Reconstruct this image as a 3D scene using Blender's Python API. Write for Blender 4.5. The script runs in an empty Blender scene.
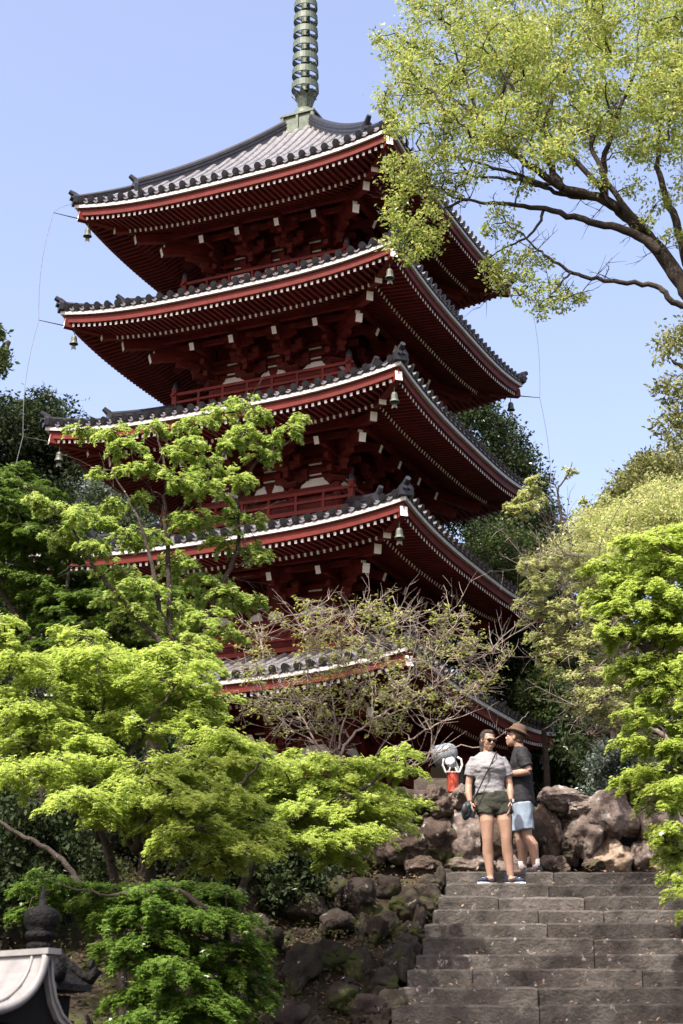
import bpy, math, random
import numpy as np
from mathutils import Vector, Matrix, noise

random.seed(7)
C = bpy.context.scene.collection
pi = math.pi

# ------------------------------------------------------------------ camera model
F_PX, PITCH, EYE = 1620.0, 0.3348, 1.6
cp, sp = math.cos(PITCH), math.sin(PITCH)

def P(px, py, Y):
    """world point seen at pixel (px, py) at ground distance Y"""
    u = (px - 341.5) / F_PX
    v = (512.0 - py) / F_PX
    dy, dz = cp - v * sp, sp + v * cp
    t = Y / dy
    return np.array([u * t, Y, dz * t + EYE])

def ppm(p):
    """pixels per metre at world point p"""
    return F_PX / (p[1] * cp + (p[2] - EYE) * sp)

# ------------------------------------------------------------------ mesh builder
class MB:
    def __init__(self):
        self.v, self.f, self.m, self.n = [], [], [], 0

    def add(self, verts, faces, mi=0):
        verts = np.asarray(verts, float).reshape(-1, 3)
        self.v.append(verts)
        o = self.n
        for k, fc in enumerate(faces):
            self.f.append(tuple(i + o for i in fc))
            self.m.append(mi[k] if isinstance(mi, (list, tuple)) else mi)
        self.n += len(verts)
        return self

    def box(self, c, s, R=None, mi=0):
        x, y, z = s[0] / 2, s[1] / 2, s[2] / 2
        v = np.array([(-x, -y, -z), (x, -y, -z), (x, y, -z), (-x, y, -z), (-x, -y, z), (x, -y, z), (x, y, z), (-x, y, z)])
        if R is not None:
            v = v @ np.asarray(R).T
        return self.add(v + np.asarray(c, float), [(0, 3, 2, 1), (4, 5, 6, 7), (0, 1, 5, 4), (1, 2, 6, 5), (2, 3, 7, 6), (3, 0, 4, 7)], mi)

    def beam(self, a, b, w, h, mi=0, end_mi=None, h2=None, w2=None):
        """rectangular bar from a to b, width w sideways, height h; end_mi = material of the b end"""
        a, b = np.asarray(a, float), np.asarray(b, float)
        d = b - a
        d = d / np.linalg.norm(d)
        up = np.array([0, 0, 1.0]) if abs(d[2]) < .95 else np.array([0, 1.0, 0])
        sx = np.cross(d, up)
        sx /= np.linalg.norm(sx)
        uz = np.cross(sx, d)
        h2 = h if h2 is None else h2
        w2 = w if w2 is None else w2
        v = [a - sx * w / 2 - uz * h / 2, a + sx * w / 2 - uz * h / 2, a + sx * w / 2 + uz * h / 2, a - sx * w / 2 + uz * h / 2,
             b - sx * w2 / 2 - uz * h2 / 2, b + sx * w2 / 2 - uz * h2 / 2, b + sx * w2 / 2 + uz * h2 / 2, b - sx * w2 / 2 + uz * h2 / 2]
        e = mi if end_mi is None else end_mi
        return self.add(v, [(0, 1, 2, 3), (7, 6, 5, 4), (0, 4, 5, 1), (1, 5, 6, 2), (2, 6, 7, 3), (3, 7, 4, 0)], [mi, e, mi, mi, mi, mi])

    def tube(self, pts, rad, n=6, mi=0, cap=True, flat=None):
        pts = np.asarray(pts, float)
        m = len(pts)
        if np.isscalar(rad):
            rad = [rad] * m
        t = np.gradient(pts, axis=0)
        t /= np.linalg.norm(t, axis=1)[:, None] + 1e-12
        ref = np.array([0, 0, 1.0]) if abs(t[0][2]) < .9 else np.array([0, 1.0, 0])
        ang = np.arange(n) * 2 * pi / n
        V = []
        for i in range(m):
            x = np.cross(ref, t[i])
            x /= np.linalg.norm(x) + 1e-12
            y = np.cross(t[i], x)
            ref = y if abs(np.dot(y, t[min(i + 1, m - 1)])) < .95 else ref
            ry = rad[i] * (flat if flat else 1)
            V.append(pts[i] + rad[i] * np.outer(np.cos(ang), x) + ry * np.outer(np.sin(ang), y))
        F = []
        for i in range(m - 1):
            for k in range(n):
                k2 = (k + 1) % n
                F.append((i * n + k, i * n + k2, (i + 1) * n + k2, (i + 1) * n + k))
        if cap:
            F.append(tuple(range(n - 1, -1, -1)))
            F.append(tuple((m - 1) * n + k for k in range(n)))
        return self.add(np.concatenate(V), F, mi)

    def lathe(self, prof, n=16, c=(0, 0, 0), mi=0, R=None, cap=True):
        """profile [(r, z)] round z"""
        ang = np.arange(n) * 2 * pi / n
        V = np.concatenate([np.stack([r * np.cos(ang), r * np.sin(ang), np.full(n, z)], 1) for r, z in prof])
        if R is not None:
            V = V @ np.asarray(R).T
        m = len(prof)
        F = [(i * n + k, i * n + (k + 1) % n, (i + 1) * n + (k + 1) % n, (i + 1) * n + k) for i in range(m - 1) for k in range(n)]
        if cap:
            F.append(tuple(range(n - 1, -1, -1)))
            F.append(tuple((m - 1) * n + k for k in range(n)))
        return self.add(V + np.asarray(c, float), F, mi)

    def hloft(self, secs, n=20, mi=0):
        """stack of horizontal ellipses (x, y, z, rx, ry)"""
        ang = np.arange(n) * 2 * pi / n
        V = np.concatenate([np.stack([x + rx * np.cos(ang), y + ry * np.sin(ang), np.full(n, z)], 1) for x, y, z, rx, ry in secs])
        m = len(secs)
        F = [(i * n + k, i * n + (k + 1) % n, (i + 1) * n + (k + 1) % n, (i + 1) * n + k) for i in range(m - 1) for k in range(n)]
        F.append(tuple(range(n - 1, -1, -1)))
        F.append(tuple((m - 1) * n + k for k in range(n)))
        return self.add(V, F, mi)

    def ell(self, c, r, R=None, mi=0, nu=16, nv=10):
        V, F = [(0, 0, -1.0)], []
        for j in range(1, nv):
            a = -pi / 2 + pi * j / nv
            for k in range(nu):
                b = 2 * pi * k / nu
                V.append((math.cos(a) * math.cos(b), math.cos(a) * math.sin(b), math.sin(a)))
        V.append((0, 0, 1.0))
        for k in range(nu):
            F.append((0, 1 + (k + 1) % nu, 1 + k))
            F.append((len(V) - 1, 1 + (nv - 2) * nu + k, 1 + (nv - 2) * nu + (k + 1) % nu))
        for j in range(nv - 2):
            for k in range(nu):
                F.append((1 + j * nu + k, 1 + j * nu + (k + 1) % nu, 1 + (j + 1) * nu + (k + 1) % nu, 1 + (j + 1) * nu + k))
        V = np.array(V) * np.asarray(r, float)
        if R is not None:
            V = V @ np.asarray(R).T
        return self.add(V + np.asarray(c, float), F, mi)

    def prism(self, poly, t, M, mi=0):
        """2-D outline (x, z) with thickness t along y, placed by 4x4 / function M"""
        n = len(poly)
        V = [M(x, -t / 2, z) for x, z in poly] + [M(x, t / 2, z) for x, z in poly]
        F = [tuple(range(n)), tuple(range(2 * n - 1, n - 1, -1))] + [((i + 1) % n, i, n + i, n + (i + 1) % n) for i in range(n)]
        return self.add(V, F, mi)

    def build(self, name, mats, parent=None, smooth=False, loc=None):
        me = bpy.data.meshes.new(name)
        V = np.concatenate(self.v)
        nl = np.array([len(f) for f in self.f], np.int32)
        me.vertices.add(len(V))
        me.vertices.foreach_set('co', V.astype(np.float32).ravel())
        me.loops.add(int(nl.sum()))
        me.loops.foreach_set('vertex_index', np.fromiter((i for f in self.f for i in f), np.int32, int(nl.sum())))
        me.polygons.add(len(nl))
        me.polygons.foreach_set('loop_start', np.concatenate([[0], np.cumsum(nl)[:-1]]).astype(np.int32))
        me.polygons.foreach_set('loop_total', nl)
        me.polygons.foreach_set('material_index', np.array(self.m, np.int32))
        me.polygons.foreach_set('use_smooth', np.full(len(nl), bool(smooth)))
        me.update(calc_edges=True)
        me.validate()
        for m in (mats if isinstance(mats, (list, tuple)) else [mats]):
            me.materials.append(m)
        return link(name, me, parent, loc)

def link(name, me, parent=None, loc=None):
    o = bpy.data.objects.new(name, me)
    C.objects.link(o)
    if parent is not None:
        o.parent = parent
    if loc is not None:
        o.location = loc
    return o

def tag(o, label=None, cat=None, group=None, kind=None):
    if label:
        o['label'] = label
    if cat:
        o['category'] = cat
    if group:
        o['group'] = group
    if kind:
        o['kind'] = kind
    return o

def empty(name, loc=(0, 0, 0), rz=0):
    o = bpy.data.objects.new(name, None)
    C.objects.link(o)
    o.location = loc
    o.rotation_euler = (0, 0, rz)
    o.empty_display_size = .2
    return o

def dup(root, loc, rz=0):
    r = root.copy()
    C.objects.link(r)
    r.location = loc
    r.rotation_euler = (0, 0, rz)
    for ch in list(root.children):
        c = ch.copy()
        C.objects.link(c)
        c.parent = r
        for g in list(ch.children):
            d = g.copy()
            C.objects.link(d)
            d.parent = c
    return r

# ------------------------------------------------------------------ materials
def mat(name, col, rough=.6, spec=.4, noise_amt=0.0, noise_scale=8.0, col2=None, bump=0.0, bump_scale=30.0, metal=0.0):
    m = bpy.data.materials.new(name)
    m.use_nodes = True
    nt = m.node_tree
    b = nt.nodes['Principled BSDF']
    b.inputs['Roughness'].default_value = rough
    b.inputs['Specular IOR Level'].default_value = spec
    b.inputs['Metallic'].default_value = metal
    b.inputs['Base Color'].default_value = (*col, 1)
    tc = nt.nodes.new('ShaderNodeTexCoord')
    if noise_amt > 0 or col2:
        n = nt.nodes.new('ShaderNodeTexNoise')
        n.inputs['Scale'].default_value = noise_scale
        n.inputs['Detail'].default_value = 6
        n.inputs['Roughness'].default_value = .65
        nt.links.new(tc.outputs['Object'], n.inputs['Vector'])
        r = nt.nodes.new('ShaderNodeValToRGB')
        c2 = col2 or tuple(c * (1 - noise_amt) for c in col)
        r.color_ramp.elements[0].position = .35
        r.color_ramp.elements[1].position = .65
        r.color_ramp.elements[0].color = (*c2, 1)
        r.color_ramp.elements[1].color = (*col, 1)
        nt.links.new(n.outputs['Fac'], r.inputs['Fac'])
        nt.links.new(r.outputs['Color'], b.inputs['Base Color'])
    if bump > 0:
        n2 = nt.nodes.new('ShaderNodeTexNoise')
        n2.inputs['Scale'].default_value = bump_scale
        n2.inputs['Detail'].default_value = 8
        nt.links.new(tc.outputs['Object'], n2.inputs['Vector'])
        bp = nt.nodes.new('ShaderNodeBump')
        bp.inputs['Strength'].default_value = bump
        bp.inputs['Distance'].default_value = .05
        nt.links.new(n2.outputs['Fac'], bp.inputs['Height'])
        nt.links.new(bp.outputs['Normal'], b.inputs['Normal'])
    return m

def leaf_mat(name, cols, trans=.35, rough=.45, spec=.3):
    m = bpy.data.materials.new(name)
    m.use_nodes = True
    nt = m.node_tree
    b = nt.nodes['Principled BSDF']
    b.inputs['Roughness'].default_value = rough
    b.inputs['Specular IOR Level'].default_value = spec
    g = nt.nodes.new('ShaderNodeNewGeometry')
    r = nt.nodes.new('ShaderNodeValToRGB')
    els = r.color_ramp.elements
    for i, c in enumerate(cols):
        pos = i / (len(cols) - 1)
        e = els[0] if i == 0 else (els[1] if i == len(cols) - 1 else els.new(pos))
        e.position = pos
        e.color = (*c, 1)
    nt.links.new(g.outputs['Random Per Island'], r.inputs['Fac'])
    nt.links.new(r.outputs['Color'], b.inputs['Base Color'])
    t = nt.nodes.new('ShaderNodeBsdfTranslucent')
    hs = nt.nodes.new('ShaderNodeHueSaturation')
    hs.inputs['Saturation'].default_value = 1.0
    hs.inputs['Value'].default_value = 1.25
    nt.links.new(r.outputs['Color'], hs.inputs['Color'])
    nt.links.new(hs.outputs['Color'], t.inputs['Color'])
    mx = nt.nodes.new('ShaderNodeMixShader')
    mx.inputs['Fac'].default_value = trans
    nt.links.new(b.outputs['BSDF'], mx.inputs[1])
    nt.links.new(t.outputs['BSDF'], mx.inputs[2])
    nt.links.new(mx.outputs['Shader'], nt.nodes['Material Output'].inputs['Surface'])
    return m

def rock_mat(name, cols, scale=3.0, moss=0.0, lichen=.15, bump=.6):
    m = bpy.data.materials.new(name)
    m.use_nodes = True
    nt = m.node_tree
    b = nt.nodes['Principled BSDF']
    b.inputs['Roughness'].default_value = .95
    b.inputs['Specular IOR Level'].default_value = .2
    tc = nt.nodes.new('ShaderNodeTexCoord')
    def noi(s, d=8, rgh=.65):
        n = nt.nodes.new('ShaderNodeTexNoise')
        n.inputs['Scale'].default_value = s
        n.inputs['Detail'].default_value = d
        n.inputs['Roughness'].default_value = rgh
        nt.links.new(tc.outputs['Object'], n.inputs['Vector'])
        return n
    n1 = noi(scale)
    r = nt.nodes.new('ShaderNodeValToRGB')
    els = r.color_ramp.elements
    for i, c in enumerate(cols):
        pos = .3 + .4 * i / (len(cols) - 1)
        e = els[0] if i == 0 else (els[1] if i == len(cols) - 1 else els.new(pos))
        e.position = pos
        e.color = (*c, 1)
    nt.links.new(n1.outputs['Fac'], r.inputs['Fac'])
    last = r.outputs['Color']
    def layer(s, lo, hi, col):
        nonlocal last
        n = noi(s)
        mr = nt.nodes.new('ShaderNodeMapRange')
        mr.inputs['From Min'].default_value = lo
        mr.inputs['From Max'].default_value = hi
        nt.links.new(n.outputs['Fac'], mr.inputs['Value'])
        mx = nt.nodes.new('ShaderNodeMix')
        mx.data_type = 'RGBA'
        nt.links.new(mr.outputs['Result'], mx.inputs['Factor'])
        nt.links.new(last, mx.inputs['A'])
        mx.inputs['B'].default_value = (*col, 1)
        last = mx.outputs['Result']
    if lichen > 0:
        layer(scale * 3.1, .66 - lichen * .5, .70, (.42, .40, .37))
    if moss > 0:
        layer(scale * .8, .62 - moss * .3, .68 - moss * .2, (.05, .06, .015))
    layer(scale * 9, .60, .72, (.035, .028, .024))
    nt.links.new(last, b.inputs['Base Color'])
    n2 = noi(scale * 6, 10, .7)
    bp = nt.nodes.new('ShaderNodeBump')
    bp.inputs['Strength'].default_value = min(1, bump * 1.4)
    bp.inputs['Distance'].default_value = .07
    nt.links.new(n2.outputs['Fac'], bp.inputs['Height'])
    nt.links.new(bp.outputs['Normal'], b.inputs['Normal'])
    return m

def paint(name, c0, c1, c2, rough):
    m = mat(name, c1, rough, .14, col2=c0, noise_scale=1.1, bump=.15, bump_scale=18)
    nt = m.node_tree
    r = [n for n in nt.nodes if n.type == 'VALTORGB'][0]
    e = r.color_ramp.elements.new(.58)
    e.color = (*c2, 1)
    r.color_ramp.elements[0].position = .38
    r.color_ramp.elements[2].position = .74
    n = [n for n in nt.nodes if n.type == 'TEX_NOISE'][0]
    n.inputs['Roughness'].default_value = .8
    return m
M_RED = paint('vermilion_paint', (.075, .011, .008), (.14, .021, .015), (.112, .015, .0105), .6)
M_REDD = paint('vermilion_shade_wood', (.07, .011, .009), (.15, .024, .018), (.115, .017, .013), .6)
M_WHITE = mat('white_paint', (.80, .79, .76), .6, .3, .1, 5)
M_CREAM = mat('eave_board_paint', (.46, .45, .425), .6, .3, col2=(.36, .35, .33), noise_scale=6)
M_PLAST = mat('white_plaster', (.72, .71, .69), .8, .2, .12, 4)
M_TILE = mat('grey_roof_tile', (.20, .20, .205), .30, .6, col2=(.12, .12, .126), noise_scale=5, bump=.1, bump_scale=20)
M_PAN = mat('eave_pan_tile', (.085, .086, .092), .3, .6, col2=(.03, .031, .036), noise_scale=4)
M_TILEE = mat('eave_end_tile', (.024, .025, .03), .3, .5, col2=(.013, .0135, .017), noise_scale=5)
M_TILED = mat('dark_ridge_tile', (.022, .023, .028), .4, .35, col2=(.012, .0125, .016), noise_scale=5)
M_BRONZE = mat('verdigris_bronze', (.10, .125, .092), .55, .35, col2=(.05, .068, .052), noise_scale=4, metal=.2)
M_BELL = mat('weathered_bell_bronze', (.10, .11, .085), .5, .4, col2=(.055, .065, .05), noise_scale=12, metal=.3)
M_IRON = mat('dark_iron', (.03, .03, .032), .5, .4)
M_CABLE = mat('grey_cable', (.12, .13, .15), .6)
M_STEP = rock_mat('stair_stone', [(.028, .025, .022), (.072, .064, .056), (.15, .137, .122)], 3.4, 0, .07, 1.0)
def block_tones(m):
    nt = m.node_tree
    b = nt.nodes['Principled BSDF']
    src = b.inputs['Base Color'].links[0].from_socket
    g = nt.nodes.new('ShaderNodeNewGeometry')
    mr = nt.nodes.new('ShaderNodeMapRange')
    mr.inputs['To Min'].default_value = .62
    mr.inputs['To Max'].default_value = 1.35
    nt.links.new(g.outputs['Random Per Island'], mr.inputs['Value'])
    mx = nt.nodes.new('ShaderNodeVectorMath')
    mx.operation = 'SCALE'
    nt.links.new(src, mx.inputs[0])
    nt.links.new(mr.outputs['Result'], mx.inputs['Scale'])
    nt.links.new(mx.outputs['Vector'], b.inputs['Base Color'])
block_tones(M_STEP)
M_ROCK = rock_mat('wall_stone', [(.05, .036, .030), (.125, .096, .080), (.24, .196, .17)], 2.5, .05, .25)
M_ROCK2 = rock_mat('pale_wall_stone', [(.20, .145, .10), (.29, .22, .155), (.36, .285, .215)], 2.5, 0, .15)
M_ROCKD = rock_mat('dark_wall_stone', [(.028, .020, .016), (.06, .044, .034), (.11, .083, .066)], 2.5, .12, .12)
M_ROCKB = rock_mat('shade_dark_bank_stone', [(.014, .011, .009), (.032, .025, .020), (.065, .052, .043)], 2.8, .3, .06)  # darker stone copy, tree shade on the bank put into its colour
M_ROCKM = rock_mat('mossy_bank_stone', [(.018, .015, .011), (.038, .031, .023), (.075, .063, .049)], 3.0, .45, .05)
M_SOIL = rock_mat('bank_soil', [(.012, .009, .006), (.026, .019, .013), (.055, .041, .027)], 1.6, .3, .02, .9)  # soil colour darkened in place of tree shade over the bank
M_BARK = rock_mat('maple_bark', [(.022, .017, .013), (.045, .036, .028), (.08, .067, .054)], 6, 0, .06, .4)
M_BARKD = rock_mat('dark_bark', [(.018, .014, .011), (.035, .028, .022), (.06, .05, .04)], 6, 0, 0, .4)
M_BARKP = rock_mat('pale_bark', [(.16, .125, .105), (.25, .20, .175), (.33, .275, .24)], 6, 0, .1, .3)

L_MAPLE = leaf_mat('maple_leaf', [(.18, .29, .05), (.26, .375, .065), (.34, .44, .085), (.39, .46, .12)], .5, .5, .2)
L_MAPLE2 = leaf_mat('maple_leaf_bright', [(.26, .36, .065), (.36, .465, .085), (.46, .54, .12)], .52, .5, .2)
L_MAPLED = leaf_mat('maple_leaf_shade_toned', [(.05, .095, .016), (.08, .14, .023), (.12, .185, .03)], .4, .5, .2)  # greens darkened to stand for shade on the left back maple
L_MAPLEM = leaf_mat('maple_leaf_half_shade', [(.055, .115, .015), (.09, .165, .023), (.145, .23, .035)], .5, .5, .2)  # greens toned down for the shade on the low bank maple
L_CAMPH = leaf_mat('camphor_leaf', [(.17, .26, .045), (.27, .38, .07), (.37, .47, .095), (.43, .49, .13), (.39, .39, .12)], .48, .5, .15)
L_EVER = leaf_mat('evergreen_leaf', [(.011, .020, .007), (.018, .032, .010), (.030, .046, .015)], .2, .6, .12)
L_EVER2 = leaf_mat('mid_green_leaf', [(.026, .046, .012), (.045, .072, .018), (.07, .10, .027)], .25, .55, .15)
L_OLIVE = leaf_mat('olive_leaf', [(.09, .11, .035), (.15, .17, .05), (.22, .225, .08)], .3, .5, .2)
L_HAZY = leaf_mat('young_pale_leaf', [(.28, .36, .085), (.38, .44, .13), (.46, .48, .19), (.45, .43, .22)], .45, .5, .2)
L_BUD = leaf_mat('bud_leaf', [(.26, .33, .06), (.36, .41, .09), (.42, .42, .13)], .45, .5, .2)
L_SHRUB = leaf_mat('grey_green_leaf', [(.04, .055, .04), (.07, .095, .07), (.10, .13, .10)], .2, .5, .3)
L_LITTER = leaf_mat('litter_leaf', [(.04, .025, .014), (.09, .055, .03), (.15, .10, .06)], .1, .7, .1)
L_COVER = leaf_mat('ground_cover_leaf', [(.018, .030, .009), (.035, .05, .014), (.06, .075, .022), (.05, .035, .018)], .2, .6, .1)
L_DRY = leaf_mat('dry_leaf', [(.20, .12, .07), (.28, .17, .11), (.30, .22, .15)], .3)

# ------------------------------------------------------------------ foliage
_A = np.radians
_tips = [(-112, .58), (-56, .88), (0, 1.0), (56, .88), (112, .58)]
_not = [(-155, .14), (-84, .34), (-28, .40), (28, .40), (84, .34), (155, .14)]
MAPLE_V = np.array([(0, 0, 0)] + [(r * math.cos(_A(a)), r * math.sin(_A(a)), -.22 * r * r) for a, r in _tips] +
                   [(r * math.cos(_A(a)), r * math.sin(_A(a)), .03) for a, r in _not])
MAPLE_F = np.array([(0, 6 + i, 1 + i, 7 + i) for i in range(5)])
OVAL_V = np.array([(0, 0, 0), (.5, .24, .04), (1, 0, -.08), (.5, -.24, .04)])
OVAL_F = np.array([(0, 1, 2, 3)])

def unit(a):
    return a / (np.linalg.norm(a, axis=-1, keepdims=True) + 1e-9)

class Leaves:
    def __init__(self, tv, tf):
        self.tv, self.tf = tv, tf
        self.c, self.nrm, self.fw, self.s = [], [], [], []

    def put(self, c, nrm, fw, s):
        self.c.append(c); self.nrm.append(nrm); self.fw.append(fw); self.s.append(s)

    def build(self, name, m, parent=None, loc=(0, 0, 0)):
        c = np.concatenate(self.c) - np.asarray(loc); n = unit(np.concatenate(self.nrm)); f = np.concatenate(self.fw); s = np.concatenate(self.s)
        x = unit(f - n * (f * n).sum(1, keepdims=True))
        y = np.cross(n, x)
        tv = self.tv
        k = len(tv)
        V = c[:, None, :] + s[:, None, None] * (tv[None, :, 0:1] * x[:, None, :] + tv[None, :, 1:2] * y[:, None, :] + tv[None, :, 2:3] * n[:, None, :])
        N = len(c)
        L = (self.tf[None] + (np.arange(N) * k)[:, None, None]).reshape(-1)
        nf = N * len(self.tf)
        me = bpy.data.meshes.new(name)
        me.vertices.add(N * k)
        me.vertices.foreach_set('co', V.astype(np.float32).ravel())
        me.loops.add(len(L))
        me.loops.foreach_set('vertex_index', L.astype(np.int32))
        me.polygons.add(nf)
        me.polygons.foreach_set('loop_start', (np.arange(nf) * 4).astype(np.int32))
        me.polygons.foreach_set('loop_total', np.full(nf, 4, np.int32))
        me.update(calc_edges=True)
        me.materials.append(m)
        return link(name, me, parent)

def maple_pad(L, tw, c, r, n, rng, size=.05, flat=.16, droop=.28, ry=1.0, tr=1.0, lay=.38):
    """a layered spray of maple twigs spreading flat from c"""
    m = max(5, int(9 + r * 16))
    phi = rng.uniform(0, 2 * pi, m)
    st = c + np.stack([np.cos(phi) * r * .35, np.sin(phi) * r * .35 * ry, np.zeros(m)], 1) * rng.uniform(0, 1, (m, 1))
    st[:, 2] += rng.normal(0, flat * r, m)
    ln = r * rng.uniform(.45, .95, m)
    d = np.stack([np.cos(phi), np.sin(phi) * ry, rng.uniform(-.25, .22, m)], 1)
    k = np.maximum(4, (n * ln / ln.sum())).astype(int)
    idx = np.repeat(np.arange(m), k)
    t = rng.uniform(0.02, 1, len(idx)) ** .75
    l = ln[idx]
    side = np.stack([-np.sin(phi), np.cos(phi), np.zeros(m)], 1)[idx]
    off = rng.normal(0, 1, len(idx)) * l * .20 * (1.15 - t)
    pos = st[idx] + d[idx] * (t * l)[:, None] + side * off[:, None]
    pos[:, 2] -= droop * l * t ** 2.4 + np.abs(off) * .12 + rng.normal(0, .02, len(idx))
    sgn = np.sign(off)[:, None]
    fw = d[idx] + side * sgn * rng.uniform(.2, 1.2, (len(idx), 1)) + np.array([0, 0, -1.45 * lay]) + rng.normal(0, .25, (len(idx), 3))
    nr = np.array([0, 0, 1.0]) + d[idx] * .35 + rng.normal(0, lay, (len(idx), 3))
    L.put(pos, nr, fw, size * rng.uniform(.65, 1.25, len(idx)))
    if tw is not None:
        for i in range(m):
            e = st[i] + d[i] * ln[i]
            e[2] -= droop * ln[i]
            mid = st[i] + d[i] * ln[i] * .5
            mid[2] -= droop * ln[i] * .25
            tw.tube([c + (st[i] - c) * .2, st[i] + (mid - st[i]) * .3, mid, e], [.006 * tr, .005 * tr, .0035 * tr, .0012 * tr], 3, cap=False)

def clump(L, c, r, n, rng, size=.08, sub=9, up=.5, ax=(1, 1, .8), spread=.33):
    """a rounded bunch of small broad leaves: sub-bunches near the surface"""
    q = unit(rng.normal(0, 1, (sub, 3))) * rng.uniform(.35, 1, (sub, 1)) ** .6 * r * np.array(ax)
    idx = rng.integers(0, sub, n)
    pos = c + q[idx] + rng.normal(0, 1, (n, 3)) * r * spread * np.array([1, 1, .7])
    nr = rng.normal(0, .75, (n, 3)) + np.array([0, 0, up])
    fw = rng.normal(0, 1, (n, 3)) + unit(pos - c) * .8 + np.array([0, 0, -.25])
    L.put(pos, nr, fw, size * rng.uniform(.6, 1.3, n))

def limb(tw, pts, r0, r1, n=7, rng=None, wig=.02):
    """smooth branch through points; returns sampled points"""
    pts = np.asarray(pts, float)
    k = len(pts)
    out = []
    for i in range(k - 1):
        p0 = pts[max(i - 1, 0)]; p1 = pts[i]; p2 = pts[i + 1]; p3 = pts[min(i + 2, k - 1)]
        for t in np.linspace(0, 1, 6, endpoint=(i == k - 2)):
            out.append(.5 * ((2 * p1) + (-p0 + p2) * t + (2 * p0 - 5 * p1 + 4 * p2 - p3) * t * t + (-p0 + 3 * p1 - 3 * p2 + p3) * t ** 3))
    out = np.array(out)
    if rng is not None:
        out[1:-1] += rng.normal(0, wig, (len(out) - 2, 3))
    tw.tube(out, np.linspace(r0, r1, len(out)), n)
    return out

def attach(tw, nodes, c, rng, r0=.016, r1=.005):
    """branchlet from the nearest limb point to a clump; returns its points so that later ones can fork from it"""
    d = np.linalg.norm(nodes - c, axis=1) + np.maximum(0, nodes[:, 2] - c[2]) * .6
    a = nodes[np.argmin(d)]
    v = c - a
    l = np.linalg.norm(v)
    pts = [a]
    for t in (.25, .5, .75):
        pts.append(a + v * t + rng.normal(0, .07 * l, 3) + np.array([0, 0, .10 * l * math.sin(pi * t)]))
    pts.append(c)
    k = min(1.0, .45 + l * .7)
    tw.tube(pts, np.linspace(r0 * k, r1, 5), 4, cap=False)
    return np.array(pts[1:])

def grow(tw, nodes, cs, rng, r0, r1):
    cs = list(cs)
    dist = [np.linalg.norm(nodes - q, axis=1).min() for q in cs]
    for i in np.argsort(dist):
        nodes = np.concatenate([nodes, attach(tw, nodes, cs[i], rng, r0, r1)])
    return nodes

def fine_twigs(tw, nodes, n, rng, l0=.7):
    """bare forking twigs along the branches"""
    for _ in range(n):
        a = nodes[rng.integers(len(nodes))]
        d = unit(rng.normal(0, 1, 3) * np.array([1, .8, .5]) + np.array([0, 0, .45]))
        l = l0 * rng.uniform(.4, 1.2)
        p = [a]
        for k in range(4):
            d = unit(d + rng.normal(0, .22, 3) + np.array([0, 0, .04]))
            p.append(p[-1] + d * l / 4)
        tw.tube(p, [.0075, .006, .0045, .003, .0016], 3, cap=False)
        for k in (1, 2, 2, 3):
            d2 = unit(d + rng.normal(0, .6, 3))
            q = [p[k], p[k] + d2 * l * .16, p[k] + d2 * l * .34 + rng.normal(0, .03, 3)]
            tw.tube(q, [.0042, .003, .0014], 3, cap=False)

def maple(name, label, limbs, pads, seed, lm, bark, size=.05, dens=1.0, group=None, flat=.16, droop=.28, trunk_r=.05, base=None, tr=1.0, lay=.38, spread=1.12, twigs=0):
    """limbs: list of (points, r0, r1); pads: (px, py, Y, radius in px)"""
    rng = np.random.default_rng(seed)
    root = empty(name, limbs[0][0][0] if base is None else base)
    o = np.array(root.location)
    tw = MB()
    nodes = np.concatenate([limb(tw, np.array(p) - o, a, b, 7, rng, .008) for p, a, b in limbs])
    L = Leaves(MAPLE_V, MAPLE_F)
    cs = []
    for px, py, Y, rp in pads:
        c = P(px + rng.normal(0, 2), py + rng.normal(0, 2), Y + rng.normal(0, .15))
        r = rp / ppm(c) * spread
        cs.append(c - o)
        n = int(dens * 8000 * r * r * (.05 / size) ** 2 + 40)
        maple_pad(L, tw, c - o, r, n, rng, size, flat, droop, 1.0, tr, lay)
    nodes = grow(tw, nodes, cs, rng, .013, .005)
    fine_twigs(tw, nodes, twigs, rng)
    tw.build('trunk', bark, root, True)
    L.build('crown', lm, root)
    tag(root, label, 'maple tree', group)
    return root

def broadleaf(name, label, limbs, clumps, seed, lm, bark, size=.08, dens=1.0, group=None, sub=9, up=.5, cat='tree', tr=(.02, .006), spread=.33, ax=(1, 1, .8), twigs=0):
    rng = np.random.default_rng(seed)
    root = empty(name, limbs[0][0][0])
    o = np.array(root.location)
    tw = MB()
    nodes = np.concatenate([limb(tw, np.array(p) - o, a, b, 7, rng, .01) for p, a, b in limbs])
    L = Leaves(OVAL_V, OVAL_F)
    cs = []
    for px, py, Y, rp in clumps:
        c = P(px, py, Y)
        r = rp / ppm(c)
        cs.append(c - o)
        n = int(dens * 30 * r * r / (size * size) + 30)
        clump(L, c - o, r, n, rng, size, sub, up, ax, spread)
    nodes = grow(tw, nodes, cs, rng, *tr)
    fine_twigs(tw, nodes, twigs, rng, .6)
    tw.build('trunk', bark, root, True)
    L.build('crown', lm, root)
    tag(root, label, cat, group)
    return root

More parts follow.
